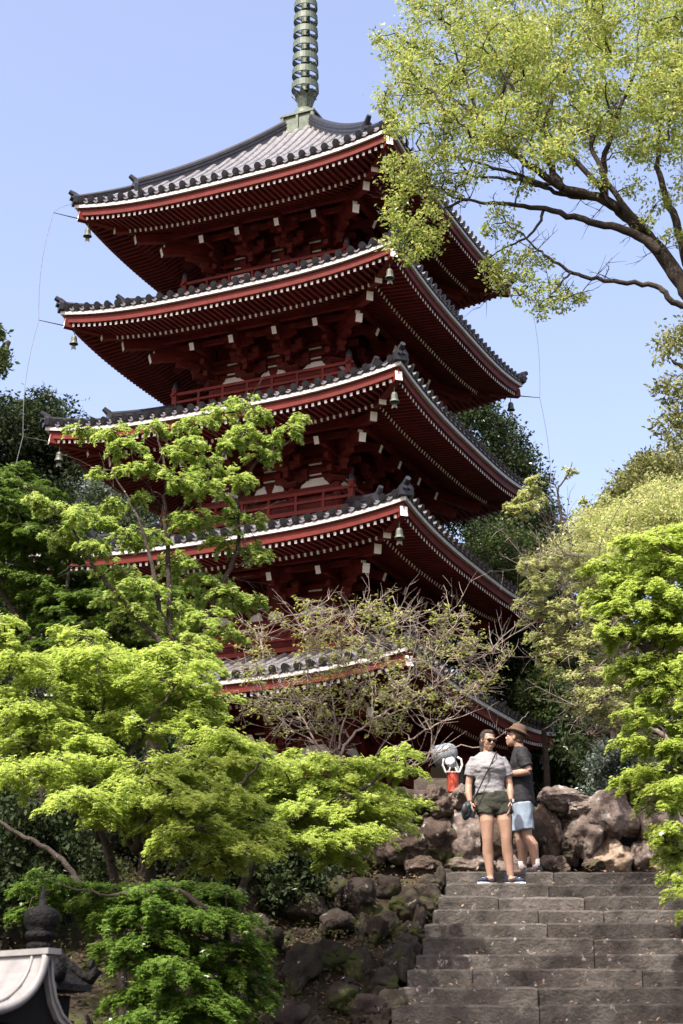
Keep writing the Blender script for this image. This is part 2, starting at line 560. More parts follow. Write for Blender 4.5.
def fill(poly, n, rng, Y, r, mind=.6):
    """random clump list inside a pixel polygon (dart throwing)"""
    poly = np.array(poly, float)
    lo, hi = poly.min(0), poly.max(0)
    out = []
    tries = 0
    while len(out) < n and tries < n * 60:
        tries += 1
        p = rng.uniform(lo, hi)
        ins = False
        j = len(poly) - 1
        for i in range(len(poly)):
            a, b = poly[i], poly[j]
            if (a[1] > p[1]) != (b[1] > p[1]) and p[0] < (b[0] - a[0]) * (p[1] - a[1]) / (b[1] - a[1]) + a[0]:
                ins = not ins
            j = i
        if not ins:
            continue
        rr = rng.uniform(*r)
        if any((p[0] - q[0]) ** 2 + (p[1] - q[1]) ** 2 < (mind * (rr + q[3]) / 2) ** 2 for q in out):
            continue
        out.append((p[0], p[1], rng.uniform(*Y), rr))
    return out

# ------------------------------------------------------------------ world, sun, camera
sc = bpy.context.scene
SUN_AZ, SUN_EL = math.radians(-32), math.radians(54)      # from -y (behind the camera) towards -x
w = bpy.data.worlds.new('World')
sc.world = w
w.use_nodes = True
nt = w.node_tree
bg = nt.nodes['Background']
sky = nt.nodes.new('ShaderNodeTexSky')
sky.sky_type = 'NISHITA'
sky.sun_disc = False
sky.sun_elevation = SUN_EL
sdir = Vector((math.sin(SUN_AZ) * math.cos(SUN_EL), -math.cos(SUN_AZ) * math.cos(SUN_EL), math.sin(SUN_EL)))
sky.sun_rotation = math.atan2(sdir.x, sdir.y)
sky.air_density = 1.0
sky.dust_density = 5.0
sky.ozone_density = 1.0
bg.inputs['Strength'].default_value = 0.15
wb = nt.nodes.new('ShaderNodeMix')
wb.data_type = 'RGBA'
wb.blend_type = 'MULTIPLY'
wb.inputs['Factor'].default_value = 1.0
wb.inputs['B'].default_value = (1.06, .935, .93, 1)
nt.links.new(sky.outputs['Color'], wb.inputs['A'])
nt.links.new(wb.outputs['Result'], bg.inputs['Color'])
sl = bpy.data.lights.new('sun', 'SUN')
sl.energy = 3.5
sl.angle = math.radians(.53)
sl.color = (1.0, .95, .86)
so = bpy.data.objects.new('sun', sl)
C.objects.link(so)
so.rotation_euler = sdir.to_track_quat('Z', 'Y').to_euler()
so.location = (-20, -30, 60)

cam = bpy.data.cameras.new('camera')
co = bpy.data.objects.new('camera', cam)
C.objects.link(co)
co.location = (0, 0, EYE)
co.rotation_euler = (pi / 2 + PITCH, 0, 0)
cam.sensor_fit = 'VERTICAL'
cam.sensor_height = 36
cam.lens = F_PX / 1024 * 36
cam.clip_end = 2000
cam.dof.use_dof = True
cam.dof.focus_distance = 22
cam.dof.aperture_fstop = 7
sc.camera = co
sc.view_settings.view_transform = 'Standard'
sc.view_settings.look = 'None'
sc.view_settings.exposure = 1.5
sc.view_settings.gamma = 1.0
sc.cycles.max_bounces = 7
sc.cycles.diffuse_bounces = 3
sc.cycles.glossy_bounces = 2
sc.cycles.transmission_bounces = 4
sc.cycles.sample_clamp_indirect = 6

# ------------------------------------------------------------------ terrain
STEP_R, STEP_T = .169, .36
Y_TOP, Z_TOP = 18.0, EYE + 2.111          # edge of the top step / landing level
TERR = 4.9                                # terrace behind the wall
def stair_left(y):
    return 1.16 - (Y_TOP - y) * .225
def terrain(x, y):
    slope = np.clip((y - 10.55) * STEP_R / STEP_T, 0, None)
    z = np.minimum(slope, Z_TOP - .02)
    z = np.where(y > 19.25, (np.clip((y - 19.25) / .35, 0, 1) * (TERR - Z_TOP - .22) + np.clip((y - 19.6) / 1.6, 0, 1) * .24) + np.minimum(slope, Z_TOP - .02), z)
    hill = np.clip(y - 47, 0, 60) * .34 + np.clip(-15 - x, 0, 50) * .30 * np.clip((y - 12) / 20, 0, 1) + np.clip(x - 9, 0, 40) * .22 * np.clip((y - 22) / 15, 0, 1)
    return z + hill

xs = np.unique(np.concatenate([np.linspace(-260, -14, 24), np.linspace(-14, 14, 141), np.linspace(14, 260, 24)]))
ys = np.unique(np.concatenate([np.linspace(-120, 6, 12), np.linspace(6, 24, 121), np.linspace(24, 60, 24), np.linspace(60, 420, 24)]))
X, Yg = np.meshgrid(xs, ys)
Z = terrain(X, Yg)
for i in range(Z.shape[0]):
    for j in range(Z.shape[1]):
        x, y = X[i, j], Yg[i, j]
        if 8.5 < y < 19.2:
            b = noise.noise((x * 1.1, y * 1.1, 0)) * .10 + noise.noise((x * 3.7, y * 3.7, 3)) * .05
            if x > stair_left(y) - .15 and x < 5.1:
                Z[i, j] -= .25 if y < 18.1 else .03
            else:
                Z[i, j] += b * min(1, (y - 8.5)) - .02
        elif y >= 19.2:
            Z[i, j] += noise.noise((x * .25, y * .25, 7)) * .08 * min(1, max(0, y - 24))
mb = MB()
ny, nx = Z.shape
mb.add(np.stack([X, Yg, Z], -1).reshape(-1, 3), [(i * nx + j, i * nx + j + 1, (i + 1) * nx + j + 1, (i + 1) * nx + j) for i in range(ny - 1) for j in range(nx - 1)])
tag(mb.build('ground', M_SOIL, None, True), kind='structure')

# ------------------------------------------------------------------ stairs
root = empty('stone_stairs', (2.5, 14, 0))
rs = random.Random(3)
N_STEP = 22
for i in range(N_STEP):
    y0 = Y_TOP - i * STEP_T
    zt = Z_TOP - i * STEP_R
    if zt < .05:
        break
    depth = STEP_T + .10 if i else 1.35
    mb = MB()
    x = stair_left(y0) + rs.uniform(-.04, .04)
    xe = 4.9
    while x < xe - .05:
        wdt = rs.uniform(.55, 1.7)
        x2 = min(x + wdt, xe)
        if xe - x2 < .4:
            x2 = xe
        dz, dy = rs.uniform(-.013, .004), rs.uniform(-.02, .02)
        nseg = max(2, int((x2 - x) / .06))
        # block with a worn, slightly wavy nosing and bevelled edge
        xsq = np.linspace(x + .005, x2 - .005, nseg)
        prof = []
        for xx in xsq:
            wv = noise.noise((xx * 2.3, i * 1.7, 0)) * .010 + noise.noise((xx * 9, i * 3.1, 2)) * .007 - .03 * max(0, noise.noise((xx * 5, i * 2.3, 5)) - .42)
            if min(xx - x, x2 - xx) < .03:
                wv -= .012
            yf = y0 + dy + wv
            t = zt + dz + wv
            prof.append([(xx, yf + .004, t - STEP_R - .06), (xx, yf, t - .02), (xx, yf + .018, t), (xx, y0 + depth, t), (xx, y0 + depth, t - STEP_R - .06)])
        V = np.array(prof).reshape(-1, 3) - np.array(root.location)
        F = []
        for a in range(nseg - 1):
            for b in range(5):
                b2 = (b + 1) % 5
                F.append((a * 5 + b, (a + 1) * 5 + b, (a + 1) * 5 + b2, a * 5 + b2))
        F.append((0, 1, 2, 3, 4))
        e = (nseg - 1) * 5
        F.append((e + 4, e + 3, e + 2, e + 1, e))
        mb.add(V, F)
        x = x2
    o = mb.build('step', M_STEP, root)
tag(root, 'wide flight of weathered grey stone steps with joints, climbing to the boulder wall', 'stairs')

# fallen leaves on the treads
L = Leaves(OVAL_V, OVAL_F)
rng = np.random.default_rng(5)
n = 800
ii = rng.integers(0, 16, n)
yy = Y_TOP - ii * STEP_T + rng.uniform(.02, .3, n)
xx = stair_left(yy) + rng.uniform(.1, 4.2, n)
L.put(np.stack([xx, yy, Z_TOP - ii * STEP_R + .012 + rng.uniform(0, .02, n)], 1), rng.normal(0, .5, (n, 3)) + np.array([0, 0, 1.0]), rng.normal(0, 1, (n, 3)), rng.uniform(.03, .06, n))
tag(L.build('fallen_leaves', L_DRY), 'small dry orange leaves scattered on the stone steps', 'leaves', kind='stuff')

# ------------------------------------------------------------------ rocks
def ico(sub=3):
    import bmesh
    bm = bmesh.new()
    bmesh.ops.create_icosphere(bm, subdivisions=sub, radius=1)
    bm.verts.ensure_lookup_table()
    V = np.array([v.co for v in bm.verts])
    F = [tuple(v.index for v in f.verts) for f in bm.faces]
    bm.free()
    return V, F
ICO4, ICO3 = ico(5), ico(4)

def rock_mesh(seed, size, facets=11, rough=.17, lod=ICO4):
    rr = np.random.default_rng(seed)
    V = unit(lod[0]).copy()
    n = unit(rr.normal(0, 1, (facets, 3)))
    d = rr.uniform(.58, .86, facets)
    r = np.full(len(V), 1.0)
    for k in range(facets):
        c = V @ n[k]
        r = np.where(c > 1e-3, np.minimum(r, d[k] / np.maximum(c, 1e-3)), r)
    V = V * r[:, None]
    so = rr.uniform(0, 50, 3)
    disp = np.array([noise.fractal(Vector(v * 1.9 + so), 1.0, 2.1, 5) * rough + abs(noise.noise(Vector(v * 5.5 + so))) * rough * .35 + noise.noise(Vector(v * 13 + so)) * .022 - .05 * max(0, .12 - abs(noise.noise(Vector(v * 2.6 - so)))) for v in V])
    V = V + unit(V) * disp[:, None]
    V = V / np.abs(V).max(0)
    return V * np.array(size) / 2, lod[1]

# retaining wall of boulders behind the landing
WALL_Y = 19.15
wroot = empty('boulder_wall', (P(560, 870, WALL_Y)[0], WALL_Y, Z_TOP))
stones = [  # px, py, w, h (pixels), material
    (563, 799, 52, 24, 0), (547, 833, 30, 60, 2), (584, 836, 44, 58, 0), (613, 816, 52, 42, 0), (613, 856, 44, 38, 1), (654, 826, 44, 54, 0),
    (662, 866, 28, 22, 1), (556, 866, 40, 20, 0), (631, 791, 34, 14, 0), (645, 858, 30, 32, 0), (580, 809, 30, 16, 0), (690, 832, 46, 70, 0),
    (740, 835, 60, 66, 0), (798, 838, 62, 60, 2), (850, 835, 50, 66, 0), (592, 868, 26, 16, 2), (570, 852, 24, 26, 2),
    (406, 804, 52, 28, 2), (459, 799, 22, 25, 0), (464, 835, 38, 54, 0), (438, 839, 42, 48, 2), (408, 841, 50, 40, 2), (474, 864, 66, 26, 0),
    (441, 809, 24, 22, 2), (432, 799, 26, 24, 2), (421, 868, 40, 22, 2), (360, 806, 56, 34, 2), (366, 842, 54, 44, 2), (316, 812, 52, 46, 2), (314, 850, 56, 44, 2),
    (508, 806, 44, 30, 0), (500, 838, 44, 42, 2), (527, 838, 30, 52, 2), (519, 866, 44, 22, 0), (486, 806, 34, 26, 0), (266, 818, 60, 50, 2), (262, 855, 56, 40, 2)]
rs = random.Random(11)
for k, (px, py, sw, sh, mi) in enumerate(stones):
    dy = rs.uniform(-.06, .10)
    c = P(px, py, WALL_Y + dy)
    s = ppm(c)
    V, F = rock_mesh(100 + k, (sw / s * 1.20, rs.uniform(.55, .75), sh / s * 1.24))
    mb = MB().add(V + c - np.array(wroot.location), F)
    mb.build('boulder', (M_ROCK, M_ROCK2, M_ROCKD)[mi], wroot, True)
mb = MB()
mb.box((1.5, .62, .30), (15, .4, 1.1))
mb.build('wall_core', M_ROCKD, wroot)
tag(wroot, 'rough retaining wall of big brown boulders behind the two people', 'wall')

# loose rocks on the bank to the left of the steps
bank = []
for px, py, Y, sw, sh in [(432, 880, 17.6, 24, 16), (405, 890, 17.3, 36, 24), (447, 862, 18.2, 18, 12), (438, 896, 17.0, 20, 14), (412, 912, 16.6, 26, 20), (390, 905, 16.8, 22, 18),
                          (420, 928, 16.2, 24, 20), (398, 930, 16.1, 26, 22), (372, 915, 16.6, 30, 22), (405, 950, 15.7, 24, 20), (385, 956, 15.5, 28, 24), (360, 945, 15.8, 30, 24),
                          (340, 905, 16.9, 36, 22), (330, 940, 16.0, 32, 24), (392, 980, 15.0, 26, 20), (368, 985, 14.9, 34, 24), (345, 975, 15.2, 30, 22), (375, 1008, 14.4, 26, 20),
                          (350, 1012, 14.3, 34, 24), (318, 1000, 14.6, 34, 24), (300, 950, 15.7, 36, 28), (290, 990, 14.8, 30, 22), (268, 920, 16.4, 34, 24), (310, 890, 17.2, 34, 22), (360, 880, 17.4, 40, 24),
                          (385, 872, 17.9, 30, 20), (84, 938, 14.6, 30, 24), (103, 955, 14.2, 22, 18), (60, 945, 14.5, 20, 16), (330, 872, 17.8, 32, 22)]:
    bank.append((px, py, Y, sw, sh))
protos = [rock_mesh(300 + k, (1, 1, 1), 9 + k % 3, .22, ICO3) for k in range(9)]
for k in range(22):
    px, py = rs.uniform(255, 440), rs.uniform(872, 1020)
    Yk_ = 18.3 - (py - 868) / 38.0
    bank.append((px, py, Yk_, rs.choice((9, 12, 14, 18, 24)), rs.choice((8, 10, 14, 18))))
for k in range(30):
    y = 11.5 + k * .225
    x = stair_left(y) - rs.uniform(.05, .2)
    q = np.array([x, y, float(terrain(np.array(x), np.array(y))) + .1])
    d_ = q[1] * cp + (q[2] - EYE) * sp
    py = 512 - F_PX * (-q[1] * sp + (q[2] - EYE) * cp) / d_
    if py < 1045:
        bank.append((341.5 + F_PX * x / d_, py, y, rs.choice((14, 18, 22, 26)), rs.choice((12, 16, 20))))
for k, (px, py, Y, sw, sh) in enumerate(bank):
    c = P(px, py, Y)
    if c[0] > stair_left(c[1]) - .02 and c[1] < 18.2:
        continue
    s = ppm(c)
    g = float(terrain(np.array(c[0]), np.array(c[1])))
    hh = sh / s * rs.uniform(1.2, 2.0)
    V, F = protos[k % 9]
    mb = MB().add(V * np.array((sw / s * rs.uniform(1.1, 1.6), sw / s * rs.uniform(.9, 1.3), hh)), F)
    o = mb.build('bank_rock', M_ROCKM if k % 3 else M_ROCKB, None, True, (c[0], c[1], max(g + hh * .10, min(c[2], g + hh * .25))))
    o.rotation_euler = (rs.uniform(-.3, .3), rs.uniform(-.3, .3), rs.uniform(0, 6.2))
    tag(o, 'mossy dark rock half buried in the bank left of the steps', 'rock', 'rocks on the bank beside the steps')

# leaf litter and ground cover on the bank
rng = np.random.default_rng(6)
L = Leaves(OVAL_V, OVAL_F)
n = 9000
yy = rng.uniform(10.5, 19.2, n)
xx = stair_left(yy) - .1 - np.abs(rng.normal(0, 1, n)) * 2.4
zz = terrain(xx, yy) + np.array([noise.noise((x * 1.1, y * 1.1, 0)) * .10 + noise.noise((x * 3.7, y * 3.7, 3)) * .05 for x, y in zip(xx, yy)]) - .005
L.put(np.stack([xx, yy, zz + rng.uniform(0, .03, n)], 1), rng.normal(0, .5, (n, 3)) + np.array([0, -.3, 1.0]), rng.normal(0, 1, (n, 3)), rng.uniform(.02, .06, n))
tag(L.build('leaf_litter', L_LITTER), 'brown dead leaves lying over the soil of the bank', 'leaf litter', kind='stuff')
L = Leaves(OVAL_V, OVAL_F)
cc = rng.uniform(0, 1, (420, 2)) * np.array([5.0, 8.0]) + np.array([-4.6, 10.8])
for x, y in cc:
    if x > stair_left(y) - .25:
        continue
    m = int(rng.integers(20, 70))
    p = rng.normal(0, 1, (m, 3)) * np.array([.14, .14, .06]) + np.array([x, y, float(terrain(np.array(x), np.array(y))) + .06])
    L.put(p, rng.normal(0, .5, (m, 3)) + np.array([0, -.3, 1.0]), rng.normal(0, 1, (m, 3)) + np.array([0, 0, .3]), rng.uniform(.03, .08, m))
tag(L.build('ground_cover', L_COVER), 'low dark green ground cover growing between the rocks of the bank', 'ground cover', kind='stuff')

# ------------------------------------------------------------------ pagoda
PX, PY, PYAW = -1.0177, 38.9418, 0.3587
PZ = TERR
proot = empty('pagoda', (PX, PY, PZ), PYAW - pi / 4)
tag(proot, 'five storeyed red wooden pagoda with grey tiled roofs and bronze spire', 'pagoda')
W1, KW = 4.9, .0272
Z1 = 8.405 + EYE - PZ
UP = .33
def tier(i):
    """i = 0..4 -> eave half width, mid eave height (local), column half spacing"""
    return W1 * (1 - KW * i), Z1 + 3.3232 * i - .0870 * i * (i - 1) / 2 - UP, 1.6 + .11 * (4 - i)

def rot4(p, k):
    p = np.asarray(p, float)
    c, s = [(1, 0), (0, 1), (-1, 0), (0, -1)][k]
    q = p.copy()
    q[..., 0] = c * p[..., 0] - s * p[..., 1]
    q[..., 1] = s * p[..., 0] + c * p[..., 1]
    return q

class Side(MB):
    """mesh builder that repeats whatever is added on all four sides; canonical side faces -y"""
    def add4(self, fn):
        for k in range(4):
            t = MB()
            fn(t)
            for v in t.v:
                v[:] = rot4(v, k)
            for v, in zip(t.v):
                pass
            V = np.concatenate(t.v)
            self.v.append(V)
            self.f += [tuple(i + self.n for i in f) for f in t.f]
            self.m += t.m
            self.n += len(V)
        return self

def ribbon(t, w, ze, uo, ui, zo, zi, th, mi=0, up=UP, ns=28):
    """a strip round the eave: outer top edge (uo, ze+zo), inner top edge (ui, ze+zi), thickness th; follows the upturn"""
    sg = np.linspace(-1, 1, ns)
    ub = w - 2.3
    V = []
    for s in sg:
        for u, z in ((uo, zo), (ui, zi)):
            f = np.clip((u - ub) / (w - ub), 0, 1)
            zz = ze + z + up * abs(s) ** 3 * f
            V += [(s * u, -u, zz), (s * u, -u, zz - th)]
    F = []
    for a in range(ns - 1):
        o, p = a * 4, a * 4 + 4
        F += [(o, p, p + 2, o + 2), (o + 1, o + 3, p + 3, p + 1), (o, o + 1, p + 1, p), (o + 2, p + 2, p + 3, o + 3)]
    t.add(V, F, mi)

def zup(s, u, w):
    ub = w - 2.3
    return UP * min(1, abs(s) / max(u, .01)) ** 3 * min(1, max(0, (u - ub) / (w - ub)))

def roof_surf(w, ze, ut, H, a):
    def f(s, u):
        q = (w + .06 - u) / (w + .06 - ut)
        sg = min(1, abs(s) / u)
        return ze + .03 + H * (a * q + (1 - a) * q * q) + UP * sg ** 3 * max(0, 1 - q) ** 2
    return f

def build_roof(i):
    w, ze, cw = tier(i)
    top = i == 4
    if top:
        ut, H, a = .42, 3.66, .72
    else:
        ut, H, a = tier(i + 1)[2] + .62, 1.02, .8
    f = roof_surf(w, ze, ut, H, a)
    t = Side()
    wo = w + .035
    rows = int(round(2 * (w - .15) / .29))
    sj = np.linspace(-(w - .17), w - .17, rows)
    def surf(t):
        ns, nq = 40, 10
        V = []
        for q in np.linspace(0, 1, nq):
            u = wo + (ut - wo) * q
            for s in np.linspace(-1, 1, ns):
                V.append((s * u, -u, f(s * u, u)))
        F = [(r * ns + c, r * ns + c + 1, (r + 1) * ns + c + 1, (r + 1) * ns + c) for r in range(nq - 1) for c in range(ns - 1)]
        t.add(V, F)
        # underside lip
        V2 = []
        for s in np.linspace(-1, 1, ns):
            V2 += [(s * wo, -wo, f(s * wo, wo)), (s * wo, -wo, f(s * wo, wo) - .05), (s * (w - .3), -(w - .3), f(s * wo, wo) - .05)]
        t.add(V2, [(3 * c, 3 * c + 1, 3 * c + 4, 3 * c + 3) for c in range(ns - 1)] + [(3 * c + 1, 3 * c + 2, 3 * c + 5, 3 * c + 4) for c in range(ns - 1)])
        ang = np.linspace(0, pi, 6)
        for s in sj:
            umin = max(ut, abs(s) + .02)
            us = np.linspace(wo + .02, umin, 9 if top else 6)
            V = []
            for u in us:
                z = f(s, u)
                for g in ang:
                    V.append((s + .078 * math.cos(g), -u, z + .095 * math.sin(g) + .0))
            m = len(us)
            t.add(V, [(r * 6 + c, (r + 1) * 6 + c, (r + 1) * 6 + c + 1, r * 6 + c + 1) for r in range(m - 1) for c in range(5)])
    t.add4(surf)
    roof = t.build('roof', M_TILE, proot, False)
    # eave end tiles
    t = Side()
    def ends(t):
        for j, s in enumerate(sj):
            z = f(s, wo)
            V = []
            R = .093
            for y in (-wo - .075, -wo + .04):
                for g in np.arange(12) * pi / 6:
                    V.append((s + R * math.cos(g), y - (.42 * R * math.sin(g) if y < -wo else 0), z + .035 + R * math.sin(g)))
            t.add(V, [tuple(range(12)), ] + [(k, k + 12, (k + 1) % 12 + 12, (k + 1) % 12) for k in range(12)])
            # small raised rim and boss
            V = [(s + .055 * math.cos(g), -wo - .087 - .42 * .055 * math.sin(g), z + .035 + .055 * math.sin(g)) for g in np.arange(10) * pi / 5] + [(s + .055 * math.cos(g), -wo - .07 - .42 * .055 * math.sin(g), z + .035 + .055 * math.sin(g)) for g in np.arange(10) * pi / 5]
            t.add(V, [tuple(range(10))] + [(k, k + 10, (k + 1) % 10 + 10, (k + 1) % 10) for k in range(10)])
            if j < len(sj) - 1:
                s2 = sj[j + 1]
                z2 = f(s2, wo)
                V = []
                for kk, g in enumerate(np.linspace(0, 1, 7)):
                    x = s + .05 + (s2 - s - .10) * g
                    zz = z + (z2 - z) * g + .045 - .06 * math.sin(pi * g)
                    V += [(x, -wo - .05, zz), (x, -wo - .05, zz - .045), (x, -wo + .2, zz + .045), ]
                t.add(V, [(3 * c, 3 * c + 1, 3 * c + 4, 3 * c + 3) for c in range(6)] + [(3 * c, 3 * c + 3, 3 * c + 5, 3 * c + 2) for c in range(6)] + [(3 * c + 1, 3 * c + 2, 3 * c + 5, 3 * c + 4) for c in range(6)], 1)
    t.add4(ends)
    t.build('eave_tile_row', [M_TILEE, M_PAN], roof)
    # hip ridges: tall upper ridge that ends short of the corner, and a low one to the tip
    for k in range(4):
        mb = MB()
        def hp(u, dz):
            return rot4(np.array([u, -u, f(u, u) + dz]), k)
        def ridge(u0, u1, h, wd):
            us = np.linspace(u0, u1, 9)
            pts = [hp(u, h * .5 - .03) for u in us]
            for a, b in zip(pts[:-1], pts[1:]):
                mb.beam(a, b, wd, h)
            mb.tube([hp(u, h + .0) for u in us], wd * .46, 8)
            for lay in (.35, .7):
                mb.tube([hp(u, h * lay) for u in us], wd * .62, 8, flat=.12)
        um = w - 1.05
        ridge(ut - .05, um, .30, .17)
        ridge(um, w + .02, .15, .14)
        for u, h in ((um, .36), (w + .05, .24)):
            # demon-tile ornament: shield, horn curling up and out
            b = hp(u, 0)
            dn = rot4(np.array([.7071, -.7071, 0]), k)
            sd = rot4(np.array([.7071, .7071, 0]), k)
            def MP(x, y, z, b=b, dn=dn, sd=sd):
                return b + sd * x + dn * y + np.array([0, 0, z])
            mb.prism([(-.15, -.05), (.15, -.05), (.17, h * .45), (.10, h * .85), (0, h), (-.10, h * .85), (-.17, h * .45)], .10, MP)
            mb.tube([b + np.array([0, 0, h * .55]) - dn * .12, b + np.array([0, 0, h * .95]) + dn * .02, b + np.array([0, 0, h * 1.22]) + dn * .15], [.085, .08, .062], 10)
            mb.tube([b + dn * .02 + sd * .05 + np.array([0, 0, .1]), b + dn * .12 + sd * .05 + np.array([0, 0, .1])], .04, 8)
            mb.tube([b + dn * .02 - sd * .05 + np.array([0, 0, .1]), b + dn * .12 - sd * .05 + np.array([0, 0, .1])], .04, 8)
        mb.build('hip_ridge', M_TILED, roof)
    # eave boards
    t = Side()
    t.add4(lambda t: ribbon(t, w, ze, w + .05, w - .16, -.024, -.024, .088))
    t.build('eave_board', M_CREAM, roof)
    t = Side()
    t.add4(lambda t: ribbon(t, w, ze, w - .025, w - .2, -.115, -.115, .195))
    t.build('fascia', M_RED, roof)
    # soffit boards
    t = Side()
    ui = cw + .95
    t.add4(lambda t: ribbon(t, w, ze, w - .12, w - 1.0, -.275, -.235, .03))
    t.add4(lambda t: ribbon(t, w, ze, w - .98, cw - .1, -.30, .52, .03))
    t.add4(lambda t: ribbon(t, w, ze, w - .93, w - 1.05, -.20, -.20, .16))
    t.build('soffit', M_REDD, roof)
    # rafters, two tiers, with white painted ends
    t = Side()
    nr = int(round(2 * (w - .2) / .157))
    sr = np.linspace(-(w - .26), w - .26, nr)
    def rafts(t):
        for s in sr:
            uo, un = w - .10, w - 1.0
            un = max(un, abs(s) + .04)
            if uo - un > .05:
                a = np.array([s, -un, ze - .345 + (uo - un) * .05 + zup(s, un, w)])
                b = np.array([s, -uo, ze - .36 + zup(s, uo, w)])
                t.beam(a, b, .064, .080, 0, 1)
            uo = w - .91
            if abs(s) < uo - .1:
                un = max(cw, abs(s) + .05)
                zi = lambda u: ze - .40 + (uo - u) / (uo - cw + .1) * .82
                a = np.array([s, -un, zi(un) + zup(s, un, w)])
                b = np.array([s, -uo, zi(uo) + zup(s, uo, w)])
                t.beam(a, b, .056, .082, 0, 1)
    t.add4(rafts)
    t.build('rafter_tier', [M_REDD, M_WHITE], roof)
    # corner beams, stacked, each with a white end, plus hanging rod bracket at the tip
    for k in range(4):
        mb = MB()
        def hp(u, z):
            return rot4(np.array([u, -u, ze + z]), k)
        mb.beam(hp(w - 1.25, -.16), hp(w - .03, UP - .34), .17, .22, 0, 1)
        mb.beam(hp(cw, .42), hp(w - .70, -.20), .18, .24, 0, 1)
        mb.beam(hp(cw, .10), hp(w - 1.10, -.40), .17, .22, 0, 1)
        mb.beam(hp(cw, -.18), hp(w - 1.60, -.64), .17, .22, 0, 1)
        mb.build('corner_beam', [M_RED, M_WHITE], roof)
        if k in (1, 3):
            mb = MB()
            mb.tube([hp(w - .2, UP - .42), hp(w + .42, UP - .36)], [.018, .009], 6)
            mb.build('rod_bracket', M_IRON, roof)
    return roof

def bracket_mesh(corner):
    """one three-stepped bracket set; origin = column head at eave height, pointing -y"""
    mb = MB()
    def arm(u0, u1, z, wd=.13, h=.15):
        mb.beam((0, -u0, z), (0, -u1, z), wd, h)
    def lat(u, L, z):
        mb.beam((-L, -u, z), (L, -u, z), .12, .14)
        mb.prism([(-L - .001, -.02), (-L + .18, -.13), (L - .18, -.13), (L + .001, -.02)], .118, lambda x, y, zz: (x, -u + y, z - .0 + zz))
        for x in ((-L + .08), 0, (L - .08)):
            blk(x, u, z + .14)
    def blk(x, u, z, s=.2):
        mb.add([(x - s * .36, -u - s * .36, z - .07), (x + s * .36, -u - s * .36, z - .07), (x + s * .36, -u + s * .36, z - .07), (x - s * .36, -u + s * .36, z - .07),
                (x - s / 2, -u - s / 2, z), (x + s / 2, -u - s / 2, z), (x + s / 2, -u + s / 2, z), (x - s / 2, -u + s / 2, z),
                (x - s / 2, -u - s / 2, z + .06), (x + s / 2, -u - s / 2, z + .06), (x + s / 2, -u + s / 2, z + .06), (x - s / 2, -u + s / 2, z + .06)],
               [(0, 3, 2, 1), (0, 1, 5, 4), (1, 2, 6, 5), (2, 3, 7, 6), (3, 0, 4, 7), (4, 5, 9, 8), (5, 6, 10, 9), (6, 7, 11, 10), (7, 4, 8, 11), (8, 9, 10, 11)])
    k = 1.35 if corner else 1.0
    blk(0, 0, -1.10, .38)
    arm(-.1, .40 * k, -.93)
    blk(0, .36 * k, -.79)
    arm(-.1, .74 * k, -.66)
    blk(0, .70 * k, -.52)
    # tail rafter with white end
    mb.beam((0, .1, .02), (0, -1.16 * k, -.50), .125, .19, 0, 1)
    mb.beam((0, -.3, -.42), (0, -.98 * k, -.60), .11, .12)
    if not corner:
        lat(.03, .44, -.94)
        lat(.36, .40, -.67)
        lat(.70, .40, -.40)
        blk(0, 1.02, -.30, .18)
    else:
        for sgn in (-1, 1):
            a = math.radians(45) * sgn
            d = np.array([math.sin(a), -math.cos(a), 0])
            for z, l in ((-.935, .44), (-.665, .62), (-.40, .9)):
                mb.beam((0, 0, z), d * l + np.array([0, 0, z]), .12, .14)
            mb.beam(np.array([0, 0, .02]) - d * .1, d * 1.16 + np.array([0, 0, -.50]), .125, .19, 0, 1)
    o = mb.build('bracket_set', [M_REDD, M_WHITE])
    me = o.data
    bpy.data.objects.remove(o)
    return me

BR_MID, BR_COR = bracket_mesh(False), bracket_mesh(True)

